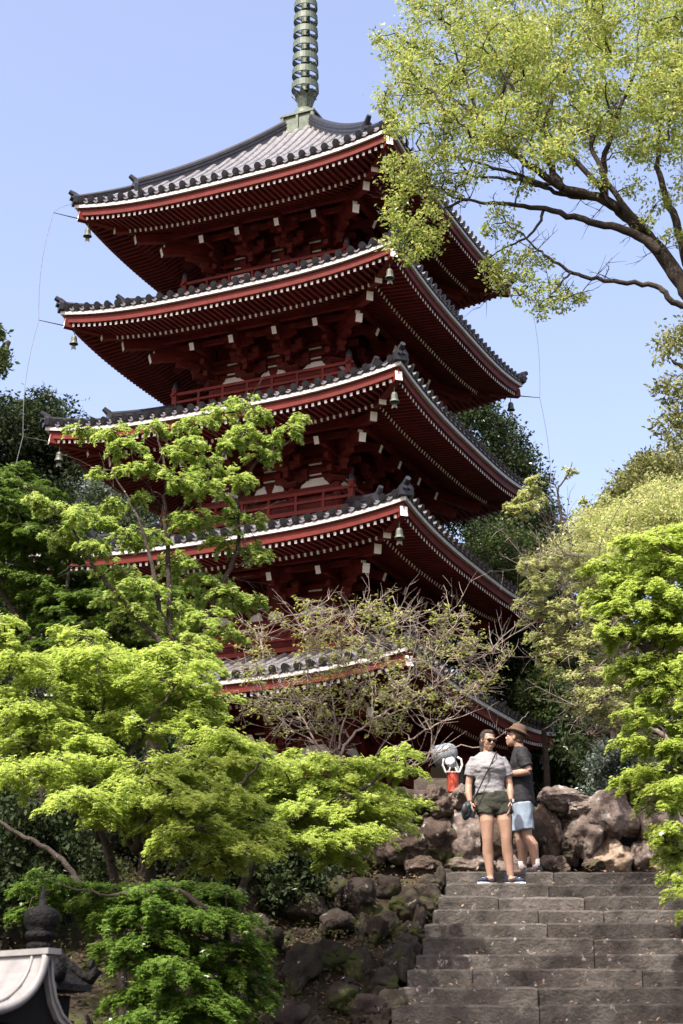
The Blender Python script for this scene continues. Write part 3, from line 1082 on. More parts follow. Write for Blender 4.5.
def build_storey(i):
    w, ze, cw = tier(i)
    zf = 0.22 if i == 0 else tier(i - 1)[1] + 1.06
    zt = ze + .45
    hw = cw - .07
    mb = MB()
    mb.box((0, 0, (zf + zt) / 2), (2 * hw, 2 * hw, zt - zf))
    wall = mb.build('wall', M_REDD, proot)
    cols = [-cw, -cw / 3 - .03, cw / 3 + .03, cw]
    # columns
    done = set()
    for k in range(4):
        for s in cols[:-1]:
            p = rot4(np.array([s, -cw, 0]), k)
            mb = MB()
            mb.tube([(p[0], p[1], zf), (p[0], p[1], ze - 1.16)], .105, 12)
            mb.build('column', M_RED, wall)
            b = link('bracket_set', BR_COR if s == -cw else BR_MID, wall, (p[0], p[1], ze))
            ang = k * pi / 2 + (-pi / 4 if s == -cw else 0)
            b.rotation_euler = (0, 0, ang)
    # tie beams
    for z, h, o in ((zf + .08, .16, .06), (ze - 1.95 if i else ze - 2.4, .12, .05), (ze - 1.30, .17, .06), (ze - .80, .10, .03), (ze - .53, .10, .033)):
        t = Side()
        t.add4(lambda t: t.box((0, -cw - o + .03, z), (2 * cw + .12, .10, h)))
        t.build('tie_beam', M_RED, wall)
    for o_, z_, h_ in ((1.02, -.14, .16), (.70, -.27, .12)):
        t = Side()
        t.add4(lambda t: t.box((0, -cw - o_, ze + z_), (2 * (cw + o_) + .1, .12, h_)))
        t.build('purlin', M_REDD, wall)
    # white plaster between the bracket sets, one panel per gap
    for k in range(4):
        def M(x, y, z, k=k):
            return rot4(np.array([x, -cw + .03 + y, z]), k)
        z0 = ze - 1.212
        def dome(a, b):
            m = b - a
            mb = MB()
            mb.prism([(a, z0), (b, z0), (b - .03, z0 + .10), (b - m * .17, z0 + .16), (b - m * .22, z0 + .235), (a + m * .22, z0 + .235), (a + m * .17, z0 + .16), (a + .03, z0 + .10)], .03, M)
            mb.build('plaster_panel', M_PLAST, wall)
        for a, b, kind in ((cols[0], cols[1], 0), (cols[1], cols[2], 1), (cols[2], cols[3], 0)):
            a, b = a + .2, b - .2
            m = (a + b) / 2
            if kind == 0 or i == 4:
                dome(a, b)
            else:
                dome(a + .02, m - .06)
                dome(m + .06, b - .02)
            for zz in (ze - .865, ze - .59):
                mb = MB()
                mb.prism([(m - .17, zz - .025), (m + .17, zz - .025), (m + .17, zz + .025), (m - .17, zz + .025)], .03, lambda x, y, z: M(x, y + .01, z))
                mb.build('plaster_slot', M_PLAST, wall)
    # doors and lattice windows on the two sides towards the steps and the rest
    for k in range(4):
        mb = MB()
        zb, z1 = zf + .16, (ze - 2.0 if i else ze - 2.46)
        if z1 - zb > .2:
            for sx in (-1, 1):
                cx = sx * cw / 6
                mb.box((cx, -hw - .03, (zb + z1) / 2), (cw / 3 - .04, .05, z1 - zb))
                for q in np.linspace(zb + .1, z1 - .1, 4 if i else 6):
                    mb.box((cx, -hw - .06, q), (cw / 3 - .07, .02, .04))
            for v in mb.v:
                v[:] = rot4(v, k)
            mb.build('door', M_REDD, wall)
    if i:
        bw = cw + .70
        rl = Side()
        def rails(t):
            t.box((0, -bw + .12, zf - .06), (2 * bw + .0, .30, .10))
            for z, h, wd, e in ((zf + .09, .10, .10, .0), (zf + .34, .065, .07, .0), (zf + .56, .075, .075, .12)):
                t.beam((-bw - e, -bw, z), (bw + e, -bw, z), wd, h)
        rl.add4(rails)
        rail = rl.build('railing', M_RED, proot)
        t = MB()
        fl = MB().box((0, 0, zf - .03), (2 * bw - .1, 2 * bw - .1, .05))
        fl.build('balcony_floor', M_REDD, rail)
        for k in range(4):
            p = rot4(np.array([bw, -bw, 0]), k)
            mb = MB()
            mb.box((p[0], p[1], zf + .32), (.125, .125, .78))
            mb.lathe([(.085, .70), (.085, .73), (.05, .75), (.068, .80), (.05, .86), (.0, .93)], 10, (p[0], p[1], zf), 1)
            mb.build('corner_post', [M_RED, M_TILED], rail)
            for s in np.linspace(-bw, bw, 8)[1:-1]:
                p = rot4(np.array([s, -bw, 0]), k)
                mb = MB()
                mb.box((p[0], p[1], zf + .20), (.07, .07, .22))
                if abs(s) > .2:
                    mb.box((p[0], p[1], zf + .45), (.06, .06, .16))
                mb.build('baluster', M_RED, rail)
    return wall

for i in range(5):
    build_roof(i)
    build_storey(i)
# stone podium and steps
mb = MB()
mb.box((0, 0, .02), (6.6, 6.6, .30))
mb.box((0, 0, .20), (6.3, 6.3, .08))
mb.build('podium', M_ROCKD, proot)
# finial
w5, ze5, _ = tier(4)
zb = ze5 + .03 + 3.64
SX, SZ = .62, .76
def FZ(z):
    return zb + z * SZ
mb = MB()
mb.lathe([(.075, FZ(.2)), (.075, FZ(9.4))], 12)
fin = mb.build('spire', M_BRONZE, proot, False)
mb = MB()
mb.box((0, 0, zb + .20), (.92, .92, .56))
mb.box((0, 0, zb + .49), (1.04, 1.04, .06))
mb.box((0, 0, zb - .05), (1.06, 1.06, .08))
for k in range(4):
    for s in (-.45, 0, .45):
        p = rot4(np.array([s, -.47, 0]), k)
        mb.box((p[0], p[1], zb + .235), (.07, .07, .44))
mb.build('dew_basin', M_BRONZE, fin)
mb = MB()
mb.lathe([(.38, zb + .52), (.375, zb + .62), (.32, zb + .76), (.26, zb + .84), (.22, zb + .87)], 20)
mb.build('inverted_bowl', M_BRONZE, fin, True)
for k in range(8):
    a = k * pi / 4 + .2
    mb = MB()
    V = []
    for z, r, wd in ((.86, .14, .065), (1.02, .19, .10), (1.20, .25, .10), (1.33, .34, .06), (1.38, .40, .01)):
        for sgn in (-1, 1):
            for dr in (0, -.02):
                V.append(((r + dr) * math.cos(a) - sgn * wd * math.sin(a), (r + dr) * math.sin(a) + sgn * wd * math.cos(a), zb + z))
    F = []
    for q in range(4):
        o, p = q * 4, q * 4 + 4
        F += [(o, o + 2, p + 2, p), (o + 1, p + 1, p + 3, o + 3), (o, p, p + 1, o + 1), (o + 2, o + 3, p + 3, p + 2)]
    F += [(0, 1, 3, 2), (16, 18, 19, 17)]
    mb.add(V, F)
    mb.build('petal', M_BRONZE, fin)
for k in range(9):
    z = zb + 1.50 + k * .45
    R = .385 - .008 * k
    mb = MB()
    mb.lathe([(R, 0), (R - .008, .20), (R - .04, .20), (R - .032, 0), (R, 0)], 28, (0, 0, z), cap=False)
    mb.lathe([(.125, -.02), (.125, .33)], 12, (0, 0, z))
    for q in range(4):
        a = q * pi / 2 + pi / 4
        d = np.array([math.cos(a), math.sin(a), 0])
        mb.beam(d * .1 + np.array([0, 0, z + .09]), d * (R - .02) + np.array([0, 0, z + .09]), .035, .06)
    mb.build('ring', M_BRONZE, fin)
mb = MB()
for k in range(4):
    a = k * pi / 2 + .3
    d = np.array([math.cos(a), math.sin(a), 0])
    mb.prism([(0, 0), (.26, .2), (.22, .4), (.31, .6), (.18, .75), (.21, .95), (.08, 1.05), (0, 1.3)], .015, lambda x, y, z, d=d: (d[0] * x - d[1] * y, d[1] * x + d[0] * y, zb + 5.7 + z))
mb.lathe([(.03, FZ(9.2)), (.1, FZ(9.3)), (.125, FZ(9.45)), (.09, FZ(9.6)), (.11, FZ(9.7)), (.125, FZ(9.85)), (.075, FZ(10.05)), (0, FZ(10.2))], 14)
mb.build('flame_and_jewel', M_BRONZE, fin)

# wind bells at the corners
RZ = PYAW - pi / 4
def ploc(p):
    c, s = math.cos(RZ), math.sin(RZ)
    return np.array([PX + c * p[0] - s * p[1], PY + s * p[0] + c * p[1], PZ + p[2]])
mb = MB()
mb.tube([(0, 0, .2), (0, 0, -.16)], .010, 6)
mb.lathe([(.0, -.14), (.055, -.15), (.075, -.20), (.082, -.30), (.115, -.37), (.095, -.365), (.068, -.30), (.0, -.20)], 14, cap=False)
bell0 = mb.build('wind_bell', M_BELL)
mb = MB()
mb.tube([(0, 0, -.2), (0, 0, -.44)], .007, 5)
mb.prism([(-.05, -.43), (.05, -.43), (.065, -.53), (0, -.49), (-.065, -.53)], .012, lambda x, y, z: (x, y, z))
mb.build('clapper', M_BELL, bell0)
tiers = ['lowest', 'second', 'middle', 'fourth', 'topmost']
used = False
for i, ks in ((4, (3, 0)), (3, (3, 0, 1)), (2, (3, 0, 1)), (1, (0, 1)), (0, (0, 1))):
    w, ze, _ = tier(i)
    for k in ks:
        p = rot4(np.array([w - .22, -(w - .22), ze + UP - .50]), k)
        q = ploc(p)
        o = dup(bell0, q) if used else bell0
        o.location = q
        used = True
        tag(o, f'small bronze wind bell hanging under the {["front", "right", "", "left"][k]} corner of the {tiers[i]} roof', 'wind bell', 'wind bells under the pagoda roof corners')

# lightning conductor cables running past the bracket tips
def tip(i, k):
    w, ze, _ = tier(i)
    return ploc(rot4(np.array([w + .42, -(w + .42), ze + UP - .36]), k))
for k, nm in ((3, 'left'), (1, 'right')):
    pts = [ploc(rot4(np.array([tier(4)[0] * .98, -tier(4)[0] * .98, tier(4)[1] + UP + .1]), k)), tip(4, k), tip(3, k) + (0, 0, .0), tip(2, k), tip(1, k)]
    dense = []
    for a, b in zip(pts[:-1], pts[1:]):
        d = unit(np.array([a[0] - PX, a[1] - PY, 0]))
        for t in np.linspace(0, 1, 8):
            dense.append(a + (b - a) * t + d * (.12 * math.sin(pi * t)) * (1 if len(dense) > 8 else 1))
    dense = [dense[0]] + [q for p, q in zip(dense[:-1], dense[1:]) if np.linalg.norm(np.array(q) - np.array(p)) > 1e-4]
    mb = MB()
    mb.tube(dense, .007, 5)
    tag(mb.build('conductor_cable', M_CABLE), f'thin grey cable hanging down past the {nm} roof corners of the pagoda', 'cable')

# ------------------------------------------------------------------ hall behind the pagoda
def hall():
    Y = 51.0
    a = P(430, 738, Y); b = P(578, 738, Y)
    g = float(terrain(np.array(3.0), np.array(Y))) - .3
    x0, x1, ze = a[0], b[0], b[2]
    xc = (x0 + x1) / 2
    root = empty('temple_hall', (xc, Y + 3, g))
    hw, hd = (x1 - x0) / 2, 3.2
    zeL = ze - g
    zr = P(557, 713, Y + 3)[2] - g
    mb = MB()
    mb.box((0, .2, zeL / 2 - .2), (2 * hw - 2.2, 2 * hd - 2.0, zeL))
    mb.build('wall', M_IRON, root)
    mb = MB()
    rx = P(557, 713, Y + 3)[0] - xc
    n = 8
    V, F = [], []
    for sgn in (-1, 1):
        o = len(V)
        for q in np.linspace(0, 1, n):
            yy = sgn * hd * (1 - q)
            zz = zeL + (zr - zeL) * (q * .6 + q * q * .4)
            V += [(-hw, yy, zz), (-(rx if q > .5 else hw + (rx - hw) * q * 2), yy, zz), ((rx if q > .5 else hw + (rx - hw) * q * 2), yy, zz)]
        for k in range(n - 1):
            F.append((o + 3 * k + 1, o + 3 * k + 2, o + 3 * k + 5, o + 3 * k + 4))
    mb.add(V, F)
    V = [(-hw, -hd, zeL), (hw, -hd, zeL), (hw, hd, zeL), (-hw, hd, zeL), (-hw, -hd, zeL - .2), (hw, -hd, zeL - .2), (hw, hd, zeL - .2), (-hw, hd, zeL - .2)]
    mb.add(V, [(4, 5, 1, 0), (5, 6, 2, 1), (6, 7, 3, 2), (7, 4, 0, 3), (4, 7, 6, 5)])
    for x in np.linspace(-hw + .3, hw - .3, 40):
        q = np.linspace(0, 1, 6)
        e = min(1.0, (hw - abs(x)) / max(.01, hw - rx) * .5) if abs(x) > rx else 1.0
        mb.tube([(x, -hd * (1 - t * e), zeL + .03 + (zr - zeL) * ((t * e) * .6 + (t * e) ** 2 * .4)) for t in q], .08, 5)
    roof = mb.build('roof', M_TILED, root)
    mb = MB()
    mb.box((0, 0, zr + .12), (2 * rx, .4, .5))
    mb.tube([(-rx - .1, 0, zr + .42), (rx + .1, 0, zr + .42)], .16, 8)
    mb.prism([(-.3, -.1), (.3, -.1), (.25, .6), (0, .85), (-.25, .6)], .15, lambda x, y, z: (rx + y, x, zr + z))
    mb.build('ridge', M_TILE, roof)
    mb = MB()
    pxx = P(574, 740, Y)[0] - xc
    mb.tube([(pxx, -hd + .1, zeL - .1), (pxx, -hd + .1, 0)], .05, 8)
    mb.build('downpipe', M_CABLE, root)
    tag(root, 'dark tiled hall half hidden in the shade behind the right corner of the pagoda', 'building')
hall()

# ------------------------------------------------------------------ floodlight on a red post
def floodlight():
    base = P(453, 793, 20.0)
    base[2] = TERR
    root = empty('floodlight', base)
    tag(root, 'grey hooded floodlight and small spotlight on a red post above the boulder wall', 'floodlight')
    M = mat('red_post_paint', (.40, .06, .03), .45, .4)
    G = mat('grey_lamp_housing', (.24, .27, .30), .35, .5, col2=(.19, .21, .235), noise_scale=10)
    W = mat('white_lamp_metal', (.75, .75, .72), .4, .4)
    mb = MB()
    mb.lathe([(.073, 0), (.073, .215), (.078, .22), (.078, .235), (0, .236)], 20)
    mb.build('post', M, root)
    mb = MB()
    for s in (-1, 1):
        mb.tube([(s * .055, 0, .235), (s * .085, 0, .25), (s * .12, -.02, .33), (s * .11, -.03, .40), (s * .06, -.03, .43)], .013, 8)
        mb.tube([(s * .055, -.06, .235), (s * .03, -.07, .30)], .010, 6)
    mb.box((0, -.01, .242), (.17, .12, .014))
    mb.build('bracket', W, root)
    Rx = np.array(Matrix.Rotation(math.radians(78), 3, 'X')) 
    R2 = np.array(Matrix.Rotation(math.radians(-14), 3, 'Z')) @ Rx
    mb = MB()
    mb.lathe([(.0, -.10), (.045, -.10), (.062, -.04), (.066, .04), (.062, .055), (.055, .05), (.0, .046)], 18, (-.02, -.01, .37), 0, R2)
    lamp = mb.build('spotlight_head', G, root, True)
    mb = MB()
    mb.lathe([(.0, .0), (.052, .0), (.05, .012), (0, .016)], 18, (-.02, -.01, .37), 0, R2 @ np.array(Matrix.Translation((0, 0, 0)).to_3x3()))
    f = mb.build('lens', W, lamp)
    f.location = Vector(R2 @ np.array([0, 0, .048]))
    # large hood, open to the left and slightly down
    d = unit(np.array([-.86, .42, -.16]))
    z = unit(np.cross(d, np.array([0, 1.0, 0])))
    y = np.cross(z, d)
    R3 = np.stack([y, z, d], 1)
    mb = MB()
    prof = [(.0, -.13), (.05, -.125), (.09, -.105), (.118, -.06), (.128, 0), (.130, .08), (.134, .155), (.126, .155), (.120, .0), (.085, -.09), (.0, -.11)]
    mb.lathe(prof, 30, (-.06, .05, .49), 0, R3, cap=False)
    hood = mb.build('hood', G, root, True)
    mb = MB()
    for zz, rr in ((.0, .131), (.15, .137)):
        mb.tube([R3 @ np.array([math.cos(a) * rr, math.sin(a) * rr, zz]) + np.array([-.06, .05, .49]) for a in np.linspace(0, 2 * pi, 31)], .005, 5)
    mb.build('rim', G, hood)
    mb = MB()
    mb.tube([(.05, .03, .24), (.07, .05, .32), (.03, .06, .42)], .016, 8)
    mb.build('arm', W, root)
floodlight()

# ------------------------------------------------------------------ bronze lantern and white roofed box, bottom left
def bronze_lantern():
    c = P(40, 950, 8.4)
    root = empty('bronze_lantern', (c[0], c[1], 0))
    tag(root, 'bronze garden lantern, coloured black for shade, with jewel finial and curled roof corners behind the white roof', 'lantern')
    B = mat('shade_black_bronze', (.008, .0078, .0078), .7, .12, col2=(.004, .004, .004), noise_scale=12, bump=.5, bump_scale=40)  # near-black base colour holds the shade on the bronze
    zt = c[2]
    mb = MB()
    mb.lathe([(.26, 0), (.26, .12), (.20, .16), (.20, .26), (.11, .32), (.09, .6), (.105, .8), (.09, 1.0), (.10, 1.25), (.16, zt - .62), (.24, zt - .56), (.24, zt - .50), (.0, zt - .50)], 12)
    mb.build('shaft', B, root)
    mb = MB()
    mb.lathe([(.155, zt - .50), (.165, zt - .22), (0, zt - .22)], 6)
    mb.build('firebox', B, root)
    mb = MB()
    mb.lathe([(.27, zt - .20), (.265, zt - .17), (.19, zt - .12), (.12, zt - .05), (.085, zt + .0), (0, zt + .0)], 6)
    roof = mb.build('roof', B, root)
    for k in range(6):
        a = k * pi / 3 + .05
        d = np.array([math.cos(a), math.sin(a), 0])
        pts = [d * .09 + (0, 0, zt - .01), d * .15 + (0, 0, zt - .075), d * .21 + (0, 0, zt - .125), d * .26 + (0, 0, zt - .14), d * .285 + (0, 0, zt - .10), d * .265 + (0, 0, zt - .065), d * .245 + (0, 0, zt - .085)]
        mb = MB()
        mb.tube(pts, [.018, .022, .028, .032, .032, .030, .02], 8)
        mb.build('curl', B, roof, True)
    mb = MB()
    mb.lathe([(.07, zt), (.07, zt + .03), (.05, zt + .04), (.075, zt + .055), (.082, zt + .07), (.075, zt + .088), (.062, zt + .092), (.086, zt + .115), (.092, zt + .155), (.088, zt + .19), (.05, zt + .205), (.022, zt + .22), (.015, zt + .27), (.006, zt + .31), (.0, zt + .315)], 16)
    mb.build('jewel', B, root, True)
bronze_lantern()

def roofed_box():
    ap = P(48, 954, 7.0)
    root = empty('roofed_notice_box', (ap[0], ap[1], 0))
    tag(root, 'small box, coloured black for shade, under a white curved gable roof in the bottom left corner', 'notice box')
    WH = mat('white_sheet_roof', (.21, .208, .205), .45, .4, col2=(.14, .139, .136), noise_scale=7)
    BK = mat('shade_black_wood', (.009, .008, .008), .7, .15, col2=(.005, .005, .005), noise_scale=8)  # shade of the gable end put into the near-black colour
    g = unit(np.array([.80, -.60, 0]))          # gable end faces right and to the camera
    s = unit(np.array([-.60, -.80, 0]))         # front slope goes down left and to the camera
    zt = ap[2]
    Lr = 1.1
    def pt(along, down, z):
        return g * along + s * down + np.array([0, 0, zt + z])
    prof = [(.02, 0), (.045, -.075), (.085, -.135), (.15, -.185), (.24, -.218), (.35, -.235)]
    mb = MB()
    for sg in (1, -1):
        V = []
        for d, z in prof:
            dd = d if sg > 0 else d * .62
            zz = z if sg > 0 else z * 1.25
            for a in (.0, -Lr):
                V += [pt(a, sg * dd, zz), pt(a, sg * (dd - .012), zz - .03)]
        F = []
        for k in range(len(prof) - 1):
            o, p = 4 * k, 4 * k + 4
            F += [(o, o + 2, p + 2, p), (o + 1, p + 1, p + 3, o + 3), (o, p, p + 1, o + 1), (o + 2, o + 3, p + 3, p + 2)]
        o = 4 * (len(prof) - 1)
        F.append((o, o + 2, o + 3, o + 1))
        mb.add(V, F)
    roof = mb.build('roof', WH, root, False)
    mb = MB()
    mb.beam(pt(.04, 0, .010), pt(-Lr - .05, 0, .010), .075, .024)
    mb.build('ridge_cap', WH, roof)
    mb = MB()
    for sg in (1, -1):
        if sg < 0:
            mb.tube([pt(.008, -d * .62, z * 1.25 - .008) for d, z in prof], .007, 6)
            continue
        pts = limb(MB(), [pt(.012, d, z - .010) for d, z in prof], .01, .01)
        mb.tube(pts, .019, 10)
        pts = limb(MB(), [pt(-.065, d, z + .010) for d, z in prof], .01, .01)
        mb.tube(pts, .009, 6)
    mb.build('barge_edge', WH, roof, True)
    mb = MB()
    V = [pt(-.03, d, z - .025) for d, z in prof] + [pt(-.03, -d * .62, z * 1.25 - .025) for d, z in prof[::-1]]
    V2 = [v - g * (Lr - .12) for v in V]
    n = len(V)
    # gable wall and body under the roof
    mb.add(V + V2, [tuple(range(n)), tuple(range(2 * n - 1, n - 1, -1))] + [((k + 1) % n, k, n + k, n + (k + 1) % n) for k in range(n)])
    lo = [pt(-.05, .30, -.26), pt(-.05, -.22, -.26), pt(-Lr + .1, -.22, -.26), pt(-Lr + .1, .30, -.26)]
    hi = [np.array([v[0], v[1], zt - .95]) for v in lo]
    mb.add(lo + hi, [(0, 1, 5, 4), (1, 2, 6, 5), (2, 3, 7, 6), (3, 0, 4, 7), (4, 5, 6, 7)])
    mb.build('box', BK, root)
    for a in (-.2, -Lr + .2):
        for d in (-.2, .2):
            p = pt(a, d, 0)
            mb = MB()
            mb.box((p[0], p[1], (zt - .95) / 2), (.09, .09, zt - .95))
            mb.build('leg', BK, root)
    mb = MB()
    mb.beam(pt(-.02, .30, -.285), pt(-Lr, .30, -.285), .03, .035)
    mb.build('eave_batten', WH, root)
roofed_box()

# ------------------------------------------------------------------ people
def remesh(mb, name, m, parent, voxel=.008, smooth=4, fac=.5):
    o = mb.build(name, m, None)
    r = o.modifiers.new('r', 'REMESH')
    r.mode = 'VOXEL'
    r.voxel_size = voxel
    r.use_smooth_shade = True
    s = o.modifiers.new('s', 'SMOOTH')
    s.iterations = smooth
    s.factor = fac
    dg = bpy.context.evaluated_depsgraph_get()
    me = bpy.data.meshes.new_from_object(o.evaluated_get(dg))
    bpy.data.objects.remove(o)
    me.name = name
    me.polygons.foreach_set('use_smooth', np.ones(len(me.polygons), bool))
    if not me.materials:
        me.materials.append(m)
    o = link(name, me, parent)
    return o

def wrinkle(o, amp, sc_, seed=0, stretch=(1, 1, 1)):
    n = len(o.data.vertices)
    co_ = np.empty(n * 3)
    o.data.vertices.foreach_get('co', co_)
    co_ = co_.reshape(-1, 3)
    nr = np.empty(n * 3)
    o.data.vertices.foreach_get('normal', nr)
    nr = nr.reshape(-1, 3)
    st = np.array(stretch) * sc_
    d = np.array([noise.fractal(Vector(p * st + seed), 1.0, 2.0, 3) for p in co_])
    co_ += nr * (d * amp)[:, None]
    o.data.vertices.foreach_set('co', co_.ravel())
    o.data.update()

def hand(mb, w, d, pn, th, s=1.0, curl=.5):
    """wrist w, finger direction d, palm normal pn, thumb side th"""
    d, pn, th = unit(np.array(d, float)), unit(np.array(pn, float)), unit(np.array(th, float))
    w = np.array(w, float)
    pc = w + d * .048 * s
    R = np.stack([th, pn, d], 1)
    mb.ell(pc, (.040 * s, .016 * s, .052 * s), R)
    for k, (off, ln) in enumerate(((.028, .068), (.010, .078), (-.009, .072), (-.027, .056))):
        b = w + d * .085 * s + th * off * s
        l = ln * s
        a1, a2 = curl * .5, curl * 1.3
        p1 = b + (d * math.cos(a1) + pn * math.sin(a1)) * l * .45
        p2 = p1 + (d * math.cos(a2) + pn * math.sin(a2)) * l * .32
        a3 = curl * 1.9
        p3 = p2 + (d * math.cos(a3) + pn * math.sin(a3)) * l * .26
        mb.tube([b - d * .03 * s, b, p1, p2, p3], [.0095 * s, .0098 * s, .009 * s, .008 * s, .006 * s], 8)
    b = w + d * .022 * s + th * .026 * s
    p1 = b + (th * .75 + d * .6 + pn * .25) * .034 * s
    p2 = p1 + (th * .25 + d * .9 + pn * .35) * .032 * s
    mb.tube([b - th * .015 * s, b, p1, p2], [.013 * s, .0125 * s, .0105 * s, .0075 * s], 8)

def head(mb, c, R, fem=True):
    """head centred at c facing -y in its own frame R"""
    def q(p):
        return np.asarray(c) + R @ np.array(p, float)
    mb.ell(q((0, .015, .025)), (.073, .092, .090), R)
    mb.ell(q((0, -.025, -.035)), (.058, .062, .075), R)
    mb.ell(q((0, -.050, -.085)), (.030, .030, .026), R)
    mb.ell(q((-.038, -.052, -.025)), (.022, .022, .026), R)
    mb.ell(q((.038, -.052, -.025)), (.022, .022, .026), R)
    mb.ell(q((0, -.075, .025)), (.055, .018, .014), R)
    mb.tube([q((0, -.078, .012)), q((0, -.092, -.012)), q((0, -.102, -.030))], [.009, .011, .014], 8)
    mb.ell(q((0, -.088, -.034)), (.019, .014, .010), R)
    mb.ell(q((0, -.081, -.062)), (.026, .010, .009), R)
    mb.ell(q((0, -.079, -.070)), (.024, .010, .010), R)
    for s in (-1, 1):
        mb.ell(q((s * .074, .01, -.005)), (.010, .020, .032), R)

def face_bits(parent, c, R, skin_lip, eyes=True):
    def q(p):
        return np.asarray(c) + R @ np.array(p, float)
    W = mat('eye_white', (.7, .7, .68), .3)
    D = mat('iris_brown', (.03, .02, .015), .2)
    for s in (-1, 1):
        mb = MB()
        mb.ell(q((s * .031, -.073, .002)), (.013, .010, .008), R)
        e = mb.build('eye', W, parent, True)
        mb = MB()
        mb.ell(q((s * .031, -.081, .002)), (.0055, .004, .0058), R)
        mb.build('iris', D, e, True)
    mb = MB()
    mb.ell(q((0, -.0895, -.0615)), (.019, .003, .0030), R)
    mb.ell(q((0, -.0885, -.0675)), (.016, .003, .0034), R)
    mb.build('lips', skin_lip, parent, True)

def rotm(yaw=0, pitch=0, roll=0):
    return np.array(Matrix.Rotation(math.radians(yaw), 3, 'Z') @ Matrix.Rotation(math.radians(pitch), 3, 'X') @ Matrix.Rotation(math.radians(roll), 3, 'Y'))

SKIN = mat('light_skin', (.30, .19, .135), .5, .35, col2=(.25, .15, .10), noise_scale=14)
LIP = mat('lip', (.25, .115, .082), .5)

def shoe(parent, ank, yaw, up_c, sole_c, L_=.27):
    R = rotm(yaw)
    def q(p):
        return np.array([ank[0], ank[1], 0]) + R @ np.array(p, float)
    mb = MB()
    mb.ell(q((0, .02, .055)), (.038, .055, .045), R)
    mb.ell(q((0, -.06, .045)), (.044, .085, .034), R)
    mb.ell(q((0, -.125, .035)), (.042, .055, .026), R)
    mb.tube([q((0, .015, .06)), q((0, .02, .105))], [.044, .041], 12)
    up = remesh(mb, 'shoe', up_c, parent, .006, 3)
    mb = MB()
    pl = [(.038, .06), (.043, 0), (.040, -.06), (.047, -.12), (.036, -.165), (.0, -.185), (-.036, -.165), (-.045, -.12), (-.038, -.06), (-.043, 0), (-.038, .06), (0, .08)]
    n = len(pl)
    V = [q((x, y, .0)) for x, y in pl] + [q((x * .97, y * .98, .022 if y > -.1 else .018)) for x, y in pl]
    mb.add(V, [tuple(range(n - 1, -1, -1)), tuple(range(n, 2 * n))] + [(k, (k + 1) % n, n + (k + 1) % n, n + k) for k in range(n)])
    mb.build('sole', sole_c, up)
    mb = MB()
    for k in range(4):
        y = -.045 - k * .022
        mb.tube([q((-.026, y, .070 - k * .003)), q((0, y - .004, .080 - k * .004)), q((.026, y, .070 - k * .003))], .0045, 5)
    mb.build('lace', sole_c, up)
    return up

